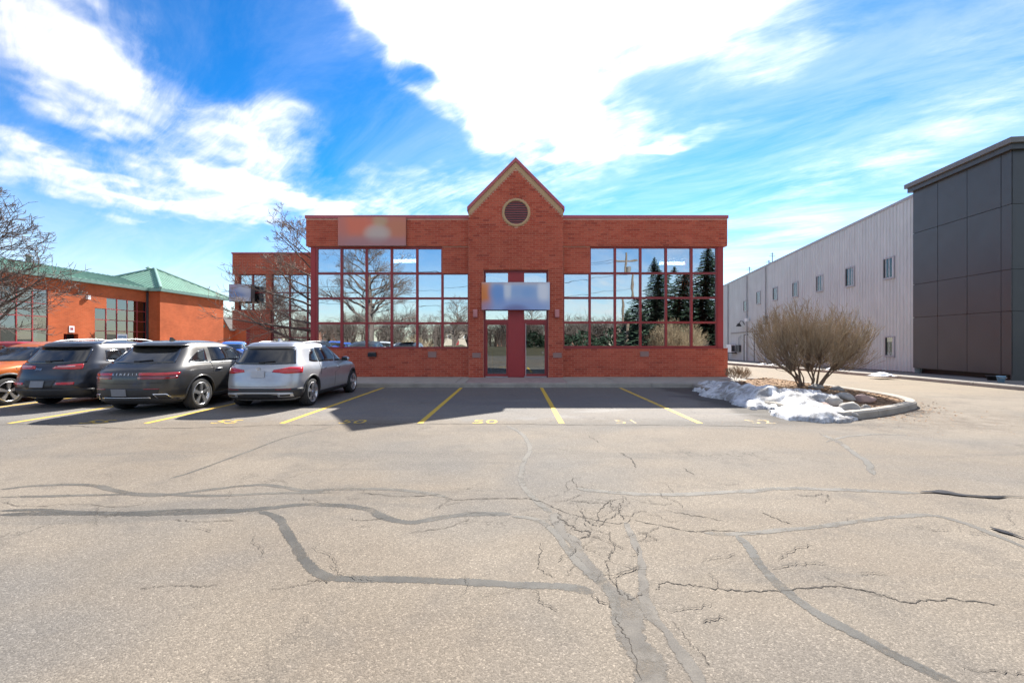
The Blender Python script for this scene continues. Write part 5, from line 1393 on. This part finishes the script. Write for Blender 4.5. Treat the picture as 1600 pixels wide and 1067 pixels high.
# black SUV with tall tail ---------------------------------------
kJ = [(.24, -2.02, 2.10, .76), (.31, -2.18, 2.22, .86), (.45, -2.28, 2.28, .915), (.58, -2.31, 2.30, .925), (.72, -2.27, 2.28, .93), (.84, -2.24, 2.22, .927), (.95, -2.20, 2.08, .915), (1.02, -2.16, 1.80, .895), (1.09, -2.11, 1.42, .872), (1.14, -2.07, 1.12, .845),
      (1.26, -1.97, .90, .80), (1.40, -1.86, .62, .745), (1.52, -1.78, .36, .69), (1.59, -1.74, .12, .64), (1.635, -1.62, -.1, .57), (1.66, -1.42, -.3, .46), (1.68, -1.05, -.55, .28)]
specJ = dict(track=.81, ax=.04, lip=.10, sill=.38, p=10, q=2.9, spokes=5, twin=False, rim='rim_silver',
    side=[('front_window', [(.02, 1.14), (.84, 1.14)], [(.02, 1.50), (.40, 1.46)]), ('rear_door_window', [(-.86, 1.15), (-.04, 1.14)], [(-.82, 1.49), (-.04, 1.50)]), ('quarter_window', [(-1.50, 1.20), (-.93, 1.16)], [(-1.44, 1.42), (-.90, 1.47)])],
    frame=[(-1.52, 1.17), (-.9, 1.125), (0, 1.115), (.84, 1.115)],
    seams=[[(0, .46), (0, .8), (0, 1.1)], [(-.93, .8), (-.92, 1.0), (-.90, 1.12)]], handles=[(-.72, 1.0), (.22, .99)], mirror=(.70, 1.15),
    rw=(.74, .65), rz=(1.13, 1.47), fz=(1.15, 1.50), spoiler=1.52, lipout=.10, plate=(-.02, .62),
    rear=[([('r', .20, .985), ('r', .60, .965), ('s', -2.02, .975)], [('r', .24, 1.05), ('r', .66, 1.09), ('s', -1.96, 1.095)], 'tail_light', 'lamp_red', .014),
          ([('r', .30, 1.02), ('r', .62, 1.02)], [('r', .30, 1.045), ('r', .62, 1.05)], 'tail_light_inner', 'lamp_clear', .020),
          ([('l', -1.86, .34), ('r', -.7, .31), ('r', .7, .31), ('s', -1.86, .34)], [('l', -1.86, .48), ('r', -.74, .50), ('r', .74, .50), ('s', -1.86, .48)], 'bumper_cladding', 'cladding', .014),
          ([('r', -.30, .53), ('r', .30, .53)], [('r', -.36, .71), ('r', .36, .71)], 'plate_recess', 'cladding', .006),
          ([('r', .38, .60), ('r', .70, .60)], [('r', .38, .655), ('r', .70, .66)], 'reflector', 'lamp_red', .014),
          ([('r', -.66, .735), ('r', 0, .725), ('r', .66, .735)], [('r', -.66, .742), ('r', 0, .732), ('r', .66, .742)], 'tailgate_seam', 'seam', .004)])
car, sh, yr, yf = suv('parked_car', 'black SUV with bright red tail lamps between orange and grey cars', (-11.12, 12.05, 0), R(.4), kJ, 2.70, .36, 'paint_black', specJ)
car.scale = (1, 1, .965)
surf_text(sh, 'Jeep', .09, -.10, .955, 'chrome', car)
rails(car, [(.63, -1.45, 1.60), (.62, -1.2, 1.68), (.61, -.4, 1.72), (.60, .1, 1.66), (.61, .22, 1.58)], 'satin_silver', .02)
MB().tube([(.0, -.95, 1.68), (.02, -1.12, 1.90)], .006, 5).build('antenna', 'black_plastic', car)

# others: orange facing out, red and blue farther away ------------
specO = dict(specS); specO.update(plate_mat='plate', spoiler_mat='paint_orange', lip=.12, handle_mat='paint_orange', fw=(.77, .65))
car, sh, yr, yf = suv('parked_car', 'bright orange crossover backed in at the left edge', (-13.58, 11.85, 0), R(180), kS, 2.73, .345, 'paint_orange', specO)
m_ = MB(); 
specR = dict(specS); specR.update(spoiler_mat='paint_red', handle_mat='paint_red')
suv('parked_car', 'red car seen only by its roof behind the orange car', (-25.2, 20.5, 0), R(90), kS, 2.73, .345, 'paint_red', specR)
specB = dict(specS); specB.update(spoiler_mat='paint_blue', handle_mat='paint_blue')
suv('parked_car', 'bright blue car parked beyond the overhanging brick wing', (-19.2, 28.5, 0), R(205), kS, 2.73, .345, 'paint_blue', specB)
# ------------------------------------------------------------------ trees and shrubs
def bare_tree(name, label, loc, height, seed, spread=1.0, material='bark', levels=4, trunk_r=.16, first=.22, lean=(0, 0), group=None, twig_m=None, dirs=None, density=1.0):
    rnd = random.Random(seed); t = thing(name, label, 'tree', loc, 0, group)
    trunk, limbs, twigs = MB(), MB(), MB(); L = Vector(loc)
    def branch(p, d, length, rad, lev):
        n = 6 if lev < 2 else 4; pts = [p.copy()]; q = p.copy(); dd = d.copy()
        for i in range(n):
            dd = (dd+Vector((rnd.gauss(0, .11), rnd.gauss(0, .11), rnd.gauss(.03, .08)))).normalized()
            q = q+dd*(length/n); pts.append(q.copy())
        rs = [max(rad*(1-.72*i/n), .0075 if i < n else .004) for i in range(n+1)]
        tgt = limbs if lev < 2 else twigs
        tgt.tube(pts, rs, 5 if lev < 2 else 3, lev < 2)
        if lev >= levels: return
        k = int((7, 8, 7, 4, 3)[min(lev, 4)]*density*rnd.uniform(.8, 1.2)+.5)
        for _ in range(k):
            f = rnd.uniform(.22, 1.0); i = min(int(f*n), n-1); b = pts[i].lerp(pts[i+1], f*n-i)
            ax = (pts[i+1]-pts[i]).normalized(); side = Vector((rnd.gauss(0, 1), rnd.gauss(0, 1), rnd.gauss(.25, .6)))
            side = (side-ax*side.dot(ax)).normalized(); a = R(rnd.uniform(28, 58))
            nd = (ax*math.cos(a)+side*math.sin(a)); nd = Vector((nd.x, nd.y, nd.z*.9+.04)).normalized()
            branch(b, nd, length*rnd.uniform(.38, .62)*(1.15-.45*f), rs[i]*.52, lev+1)
    n = 9; pts = []; p = L.copy()
    for i in range(n+1):
        pts.append(Vector((L.x+lean[0]*i/n+rnd.gauss(0, .05)*(i > 0), L.y+lean[1]*i/n+rnd.gauss(0, .05)*(i > 0), L.z+height*.92*i/n)))
    rs = [trunk_r*(1.25 if i == 0 else 1)*(1-.88*i/n) for i in range(n+1)]
    trunk.tube(pts, rs, 9)
    nb = int(24*density)
    for k in range(nb):
        f = first+(1-first)*((k+.5)/nb)**.9; i = min(int(f*n), n-1); b = pts[i].lerp(pts[i+1], f*n-i)
        a = k*2.4+rnd.uniform(-.4, .4)
        if dirs is not None and rnd.random() < .6: a = math.atan2(dirs[1], dirs[0])+rnd.gauss(0, .7)
        up = rnd.uniform(.12, .45)+.5*f
        d = Vector((math.cos(a)*spread, math.sin(a)*spread, up)).normalized()
        branch(b, d, height*.46*(1.08-.70*f)*rnd.uniform(.8, 1.15)*(.55+.45*spread), rs[i]*.50+.012, 1)
    trunk.build('trunk', material, t, True); limbs.build('limbs', material, t, fix=False); twigs.build('crown', twig_m or material, t, fix=False)
    return t
bare_tree('bare_tree', 'leafless spreading tree reaching in from the left edge', (-21.1, 15.6, 0), 7.7, 5, 1.55, 'bark', 4, .17, .20, dirs=(1, -.1), density=1.0)
bare_tree('bare_tree', 'leafless tree growing beside the brick wing, branches over its wall', (-9.75, 20.6, 0), 7.3, 12, 1.4, 'bark', 4, .15, .18, dirs=(-1, -.1), twig_m='bark_light', density=.82)

def shrub(name, label, loc, h, rx, ry, n, seed, stem_m, twig_m, gap=False, cat='bush', mains=14, tr=.0052):
    """many-stemmed bush: a few thick stems fork into arching ones that carry upright twigs; dome wider than its foot"""
    rnd = random.Random(seed); t = thing(name, label, cat, loc); st, tw = MB(), MB(); L = Vector(loc); elbows = []
    for k in range(mains):
        a = 6.283*k/mains+rnd.uniform(-.2, .2); r = rnd.uniform(.15, .62)
        b = Vector((math.cos(a)*.14*rx+rnd.gauss(0, .05), math.sin(a)*.14*ry+rnd.gauss(0, .04), -.05)); e = Vector((math.cos(a)*r*rx, math.sin(a)*r*ry, h*rnd.uniform(.12, .34)))
        m = b.lerp(e, .5)+Vector((rnd.gauss(0, .03), rnd.gauss(0, .03), rnd.uniform(-.02, .05)))
        r0 = rnd.uniform(.016, .032)*h/2.4
        st.tube([L+b, L+m, L+e], [r0*1.25, r0, r0*.7], 6, False); elbows.append((e, r0*.7, rnd.uniform(.74, 1.06)))
    for k in range(n):
        a = rnd.uniform(0, 6.283); r = math.sqrt(rnd.random())
        x, y = math.cos(a)*r*rx, math.sin(a)*r*ry
        zt = h*(1-.36*r**2.4); zl = h*(.20+.05*r)
        z = zt-(zt-zl)*rnd.random()**2.2 if r > .55 else zt*(1-.5*rnd.random()**2)
        if gap:
            u = (x/rx-.20)/.13; z *= 1-.34*math.exp(-u*u); z *= 1+.04*math.sin(5*x)
        tip = Vector((x, y, z))
        e, r1, sc_ = min(elbows, key=lambda q: (q[0].xy-tip.xy*.62).length+rnd.uniform(0, .35)*rx)
        tip = e+(tip-e)*sc_*rnd.uniform(.85, 1.05)
        m2 = e.lerp(tip, .55)+Vector((x*.06, y*.06, -.03*h))+Vector((rnd.gauss(0, .03), rnd.gauss(0, .03), 0))
        pts = catmull([tuple(L+v) for v in (e, m2, tip)], 3); k_ = len(pts); r0 = min(r1*.6, rnd.uniform(.006, .011)*h/2.4)
        st.tube(pts, [max(r0*(1-.75*i/(k_-1)), .003) for i in range(k_)], 3, False)
        for _ in range(rnd.randint(5, 8)):
            i = rnd.randint(max(1, k_//3), k_-2); p = Vector(pts[i]).lerp(Vector(pts[i+1]), rnd.random()); ax = (Vector(pts[i+1])-Vector(pts[i])).normalized()
            d = (ax*.8+Vector((rnd.gauss(x/rx*.25, .38), rnd.gauss(0, .38), rnd.uniform(.1, .8)))).normalized(); ln = rnd.uniform(.09, .24)*h
            q = p+d*ln*.5; e2 = q+(d+Vector((0, 0, .4))).normalized()*ln*.5; top = L.z+h*(1.02-.36*min(1, math.hypot((e2.x-L.x)/rx, (e2.y-L.y)/ry))**2.4)
            if gap: top *= 1.0
            if e2.z > top: e2.z = top; q.z = min(q.z, top-.03)
            tw.tube([p, q, e2], [tr, tr*.8, tr*.5], 3, False)
            for _2 in range(2):
                f = q.lerp(e2, rnd.random()); tw.tube([f, f+(d+Vector((rnd.gauss(0, .55), rnd.gauss(0, .55), .35))).normalized()*ln*.33], [tr*.7, tr*.45], 3, False)
    st.build('stems', stem_m, t, fix=False); tw.build('twigs', twig_m, t, fix=False); return t
bxy = gp(1266, 604, .28)
shrub('bare_bush', 'large leafless rounded bush with tan twigs on the planted island', (bxy[0], bxy[1], .27), 2.50, 1.66, 1.2, 470, 3, 'shrub_stem', 'shrub_twig', True)
sxy = gp(1158, 595, .15)
shrub('dry_shrub', 'small dry brown shrub at the corner of the brick wall', (sxy[0]+.1, sxy[1]+.4, .14), .55, .48, .4, 110, 8, 'shrub_dry', 'shrub_dry', mains=10, tr=.0045)
sxy = gp(1215, 606, .2)
for k, (px, py) in enumerate(((1208, 607), (1228, 600))):
    q = gp(px, py, .22); o = MB(); rnd = random.Random(k)
    for _ in range(90):
        a, e = rnd.uniform(0, 6.28), rnd.uniform(.1, 1.3); r = .15*rnd.uniform(.3, 1); p = Vector((q[0]+math.cos(a)*math.cos(e)*r, q[1]+math.sin(a)*math.cos(e)*r, .18+math.sin(e)*r))
        d = Vector((rnd.gauss(0, 1), rnd.gauss(0, 1), rnd.gauss(0, 1))).normalized()*.035; g2 = d.orthogonal().normalized()*.015
        o.add([p-d, p+g2, p+d, p-g2], [(0, 1, 2, 3)])
    tag(o.build('green_plant', 'evergreen_leaf', fix=False), ('tiny green plant between the snow and the bush stems', 'tiny green sprout in the mulch left of the bush')[k], 'plant')
# stones in the bed
def stone(px, py, w, h, d, material, label, seed):
    z0 = .15; x, y = gp(px, py, z0); bm = bmesh.new(); bmesh.ops.create_icosphere(bm, subdivisions=3, radius=1)
    zz = soil(x, y+d*.6)-.03
    for v in bm.verts:
        n = 1+.30*noise.noise(v.co*1.2+Vector((seed, 0, 0)))+.14*noise.noise(v.co*2.6+Vector((0, seed, 0)))+.05*noise.noise(v.co*6+Vector((0, seed, 3)))
        v.co = Vector((v.co.x*w*n, v.co.y*d*n, max(-.35, v.co.z)*h*n))
    me = bpy.data.meshes.new('stone'); bm.to_mesh(me); bm.free(); me.materials.append(MATS[material]); me.polygons.foreach_set('use_smooth', [True]*len(me.polygons))
    o = link('stone', me); o.location = (x, y+d*.6, zz+h*.45); o.rotation_euler = (0, 0, seed); tag(o, label, 'stone', 'stones in the planted island')
for i, a in enumerate(((1335, 639, .26, .15, .17, 'rock_grey', 'largest pale grey stone at the front of the island'), (1325, 628, .21, .14, .17, 'rock_grey', 'pale grey stone behind the largest one'),
        (1353, 629, .25, .14, .18, 'rock_pink', 'pinkish brown stone right of the pale ones'), (1308, 634, .20, .15, .16, 'rock_grey', 'grey stone left of the largest one, beside snow'),
        (1357, 637, .10, .10, .09, 'rock_grey', 'small pointed stone at the right end of the stones'), (1292, 637, .17, .10, .14, 'rock_pink', 'brownish stone half under the snow'),
        (1333, 643.5, .13, .06, .09, 'rock_grey', 'small flat stone in front of the largest one'), (1280, 615, .22, .10, .18, 'rock_dark', 'dark flat stone below the bush stems'),
        (1284, 627, .14, .09, .12, 'rock_grey', 'grey stone standing in the snow left of the others'), (1312, 618, .18, .09, .14, 'rock_dark', 'dark stone in mulch behind the pale stones'))):
    stone(*a, i*1.37+.4)
# snow heap
RIDGE = catmull([(6.55, 14.1), (6.45, 13.0), (6.35, 11.8), (6.45, 10.6), (6.55, 9.6), (6.55, 8.75)], 6)
RH = [.26, .42, .40, .46, .36, .16]; RW = [.5, .72, .85, .95, .95, .75]
def snow_h(x, y):
    best = -1
    for i, p in enumerate(RIDGE):
        f = i/(len(RIDGE)-1)*5; k = min(int(f), 4); t = f-k
        h, w = RH[k]*(1-t)+RH[k+1]*t, RW[k]*(1-t)+RW[k+1]*t
        d = math.hypot(x-p[0], (y-p[1])*.9)/w+.38*noise.noise((x*1.5, y*1.5, 1.7))+.16*noise.noise((x*4.5, y*4.5, 4))
        v = h*(1-smoothstep(0.0, 1.0, d)**.8)
        best = max(best, v)
    # thin tongue over the front kerb and between the stones
    d = math.hypot((x-6.25)/.75, (y-8.85)/.75)+.4*noise.noise((x*2.2, y*2.2, 7))
    best = max(best, .20*(1-smoothstep(.2, 1.05, d)))
    d = math.hypot((x-7.2)/.7, (y-10.4)/1.2)+.45*noise.noise((x*2.6, y*2.6, 9))
    best = max(best, .36*(1-smoothstep(.55, 1.0, d)))
    return best*(1+.30*noise.noise((x*2.6, y*2.6, 11)))+.022*noise.noise((x*9, y*9, 2))+.012*noise.noise((x*21, y*21, 5))
nx, ny = 84, 170; x0, x1, y0, y1 = 5.35, 8.6, 8.0, 15.0
vs, fs, hh = [], [], []
for j in range(ny+1):
    for i in range(nx+1):
        x, y = x0+(x1-x0)*i/nx, y0+(y1-y0)*j/ny; h = snow_h(x, y); hh.append(h)
        g_ = .0 if not inside((x, y), IPOLY) else .10
        vs.append((x, y, max(h, -.05)+.01 if h > .045 else -.06))
ok = lambda *i: max(hh[k] for k in i) > .045
for j in range(ny):
    for i in range(nx):
        q = (j*(nx+1)+i, j*(nx+1)+i+1, (j+1)*(nx+1)+i+1, (j+1)*(nx+1)+i)
        if ok(*q): fs.append(q)
so = MB().add(vs, fs).build('snow_heap', 'snow', None, True)
bm = bmesh.new(); bm.from_mesh(so.data); bmesh.ops.delete(bm, geom=[v for v in bm.verts if not v.link_faces], context='VERTS'); bm.to_mesh(so.data); bm.free()
tag(so, 'dirty melting snow heap ploughed against the planted island', 'snow')

# ------------------------------------------------------------------ what the windows mirror: the ground behind the camera
def spruce(label, x, y, h, r, seed):
    rnd = random.Random(seed); t = thing('spruce_tree', label, 'tree', (x, y, 0), 0, 'spruces across the lot')
    MB().tube([(x, y, 0), (x, y, h*.6), (x, y, h*.98)], [.2, .1, .02], 8).build('trunk', 'spruce_trunk', t)
    mb = MB(); n = int(h*34)
    for k in range(n):
        f = (k+.5)/n; z = h*(.05+.93*f); rr = r*(1-f)**.85*rnd.uniform(.72, 1.1)+.12; a = k*2.399+rnd.uniform(-.3, .3)
        d = Vector((math.cos(a), math.sin(a), 0)); droop = -.22*rr
        for s in range(7):
            u = (s+.6)/7; c = Vector((x, y, z))+d*rr*u+Vector((0, 0, droop*u*u+.10*u)); w = .34*(1-u*.55)*(rr/r+.5); sd = Vector((-d.y, d.x, 0))
            l = rr/7*1.2; tl = Vector((0, 0, -.28*w-rnd.random()*.10))
            mb.add([c-d*l*.6, c+sd*w+tl, c+d*l, c-sd*w+tl], [(0, 1, 2), (0, 2, 3)])
    mb.build('crown', 'spruce_needle', t, fix=False)
def mir(px, D): return X(px, D)              # object seen mirrored in column px at total path D
def my(D): return 2*(YF+.05)-D
for k, (px, D, h, r, lab) in enumerate(((1022, 46, 11.2, 3.9, 'tall dark spruce mirrored in the right window bank'), (1062, 45, 10.2, 4.2, 'broad spruce mirrored beside the tallest one'), (1104, 44, 12.0, 4.2, 'spruce mirrored next to the right corner post'),
        (1150, 44, 10.5, 3, 'spruce standing farthest right across the lot'), (992, 52, 6.0, 2.2, 'short spruce left of the tall ones across the lot'))): spruce(lab, mir(px, D), my(D), h, r, k+20)
bare_tree('bare_tree', 'large leafless tree mirrored in the left window bank', (mir(577, 44), my(44), 0), 13.5, 31, 1.0, 'bark', 4, .34, .2, density=1.1)
bare_tree('bare_tree', 'leafless tree mirrored above the entrance doors', (mir(830, 70), my(70), 0), 8.5, 33, 1.0, 'bark', 3, .2, .25)
bare_tree('bare_tree', 'slim leafless tree mirrored in the last left panes', (mir(708, 60), my(60), 0), 7.5, 35, 1.0, 'bark', 3, .2, .2)
def pole(px, D, h, lab):
    x, y = mir(px, D), my(D); t = thing('utility_pole', lab, 'pole', (x, y, 0), 0, 'utility poles across the lot')
    MB().tube([(x, y, 0), (x, y, h)], [.17, .11], 10).build('post', 'utility_wood', t); MB().box(x-1.2, x+1.2, y-.06, y+.06, h-.9, h-.75).build('cross_arm', 'utility_wood', t)
    MB().lathe([(.001, 0), (.2, 0), (.2, .8), (.001, .85)], 12, 'z', (x+.32, y, h-2.4)).build('transformer', 'cap_grey', t)
    return x, y, h
p1 = pole(984, 46, 11.5, 'utility pole mirrored in the right window bank'); p2 = pole(300, 46, 11.5, 'utility pole far to the left across the lot')
for k, (dx, dz) in enumerate(((-1.1, -.7), (1.1, -.7), (0, -2.6), (0, -4.2))):
    a, b = Vector((p2[0]+dx, p2[1], p2[2]+dz)), Vector((p1[0]+dx, p1[1], p1[2]+dz)); pts = []
    for i in range(25):
        t_ = i/24; q = a.lerp(b, t_); q.z -= 1.6*(1-(2*t_-1)**2); pts.append(q)
    tag(MB().tube(pts, .018, 4).build('overhead_wire', 'wire_black'), ('topmost', 'second', 'third', 'lowest')[k]+' overhead wire strung between the utility poles', 'wire', 'overhead wires')
def hedge(x0, x1, y, h, n, seed):
    rnd = random.Random(seed); mb = MB()
    for _ in range(n):
        x = rnd.uniform(x0, x1); top = h*(.7+.3*noise.noise((x*.5, 3, seed))+.25*rnd.random()); p = Vector((x, y+rnd.gauss(0, .7), rnd.random()**.7*top))
        d = Vector((rnd.gauss(0, 1), rnd.gauss(0, 1), rnd.gauss(.2, .7))).normalized()*.30; g2 = d.orthogonal().normalized()*.12
        mb.add([p-d, p+g2, p+d, p-g2], [(0, 1, 2, 3)])
    o = mb.build('hedge', 'spruce_needle', None, fix=False); o['kind'] = 'stuff'; return tag(o, 'dark evergreen hedge along the grass bank across the lot', 'hedge')
hedge(2, 46, -25.5, 3.0, 5200, 3)
# hedge bank, far tree line and houses behind the camera
def far_house(x, y, w, d, h, label, wall='house_brick', rz=0.0, gable_y=True):
    t = thing('house', label, 'house', (x, y, 0), rz); WM.pop(t.name, None)
    MB().box(-w/2, w/2, -d/2, d/2, -.1, h).build('wall', wall, t)
    rp = h+w*.32
    MB().prism([(-w/2-.4, h-.1), (w/2+.4, h-.1), (0, rp)], -d/2-.4, d/2+.4).build('roof', 'house_roof', t)
    for s in (-1, 1):
        for i in (-1, 1):
            f = MB().box(i*w*.25-.6, i*w*.25+.6, s*(d/2)-.03, s*(d/2)+.04, h*.55, h*.55+1.2).build('window', 'white_paint', t)
            MB().box(i*w*.25-.5, i*w*.25+.5, s*(d/2)-.04, s*(d/2)+.05, h*.55+.1, h*.55+1.1).build('pane', 'car_glass', f)
    MB().box(-.5, .5, -d/2-.05, d/2+.05, 0, 2.1).build('door', 'red_metal_dark', t); return t
far_house(mir(500, 150), my(150), 12, 10, 5.4, 'brick house with steep roof mirrored at far left'); far_house(mir(716, 150), my(150), 11, 10, 5.0, 'pale house mirrored left of the doors', 'house_pale')
far_house(mir(915, 140), my(140), 12, 10, 4.6, 'brick house mirrored at the left of the right windows'); far_house(mir(965, 160), my(160), 12, 10, 5.6, 'pale house mirrored behind the spruces', 'house_pale')
far_house(mir(800, 150), my(150), 12, 10, 5.0, 'brick house mirrored straight across in the doors')
def treeline(name, x0, x1, y, h, n, seed, label):
    rnd = random.Random(seed); mb = MB()
    for _ in range(n):
        x = rnd.uniform(x0, x1); hh_ = h*rnd.uniform(.5, 1); yy = y+rnd.uniform(-5, 5)
        for k in range(14):
            a = rnd.uniform(0, 6.28); tip = Vector((x+math.cos(a)*hh_*.3*rnd.random(), yy+math.sin(a)*hh_*.3*rnd.random(), hh_*rnd.uniform(.5, 1)))
            mb.tube([(x, yy, 0), ((x*.6+tip.x*.4), yy, tip.z*.5), tuple(tip)], [.10, .06, .02], 3, False)
            for _3 in range(5):
                e = tip+Vector((rnd.gauss(0, 1.0), rnd.gauss(0, 1.0), rnd.gauss(.1, .8))); mb.tube([tuple(tip.lerp((x, yy, tip.z*.6), rnd.random()*.6)), tuple(e)], [.035, .012], 3, False)
    o = mb.build(name, 'bark', None, fix=False); o['kind'] = 'stuff'; return tag(o, label, 'trees')
treeline('far_wood', -90, 70, -62, 8.5, 330, 4, 'low line of bare trees across the lot')
treeline('far_wood', -60, -14, 74, 8, 46, 6, 'distant bare trees beyond the brick wing')
bank = struct(grid_sheet([-60+4*i for i in range(31)], [-34, -32, -30, -28, -26, -22, -18], lambda x, y: -.05+.9*smoothstep(-18, -27, y)*(1-.75*smoothstep(-27, -34, y))+.1*noise.noise((x*.2, y*.3, 1)) if y > -33.5 else -.3).build('grass_bank', 'grass_dry', fix=False))
shrub('bare_bush', 'rounded bare bush mirrored low in the right windows', (mir(1082, 38), my(38), .0), 1.9, 1.6, 1.4, 150, 41, 'bark', 'bark', tr=.009)
shrub('bare_bush', 'bare bush mirrored low in the left windows', (mir(640, 46), my(46), .0), 2.6, 2.4, 2.0, 160, 42, 'shrub_stem', 'shrub_twig', tr=.010)
# background behind the brick wing
hx = thing('brick_gable_house', 'distant brick house with a steep gable beyond the lot', 'house', (X(349, 60), 60, 0))
a, b = X(340, 60), X(358.5, 60); rz_ = Z(499, 60); ez = Z(516, 60)
MB().prism([(a, -.1), (b, -.1), (b, ez), ((a+b)/2, rz_), (a, ez)], 60, 70).build('wall', 'brick_orange_front', hx)
MB().prism([(a-.2, ez), ((a+b)/2, rz_+.15), (b+.2, ez), (b+.2, ez+.2), ((a+b)/2, rz_+.4), (a-.2, ez+.2)], 59.8, 70).build('roof', 'house_roof', hx)
MB().box(X(348, 60), X(352, 60), 59.95, 60.05, Z(511, 60), Z(507, 60)).build('window', 'car_glass', hx)
MB().box(b+.01, X(384, 60), 61, 68, -.1, Z(514, 60)).build('annex', 'brick_orange_front', hx)
# cars parked across the lot, mirrored in the lowest panes
for px, D, pt, lab in ((560, 41, 'paint_teal', 'teal car across the lot mirrored in the left lower panes'), (520, 41.5, 'paint_blue', 'blue car across the lot mirrored at the left corner'), (632, 41.5, 'paint_blue', 'blue car across the lot mirrored near the blind'), (598, 40.5, 'paint_white', 'white car across the lot mirrored below the blind')):
    sp_ = dict(specS); sp_.update(spoiler_mat=pt, handle_mat=pt)
    suv('parked_car', lab, (mir(px, D), my(D), 0), R(random.uniform(-2, 2)), kS, 2.73, .345, pt, sp_)
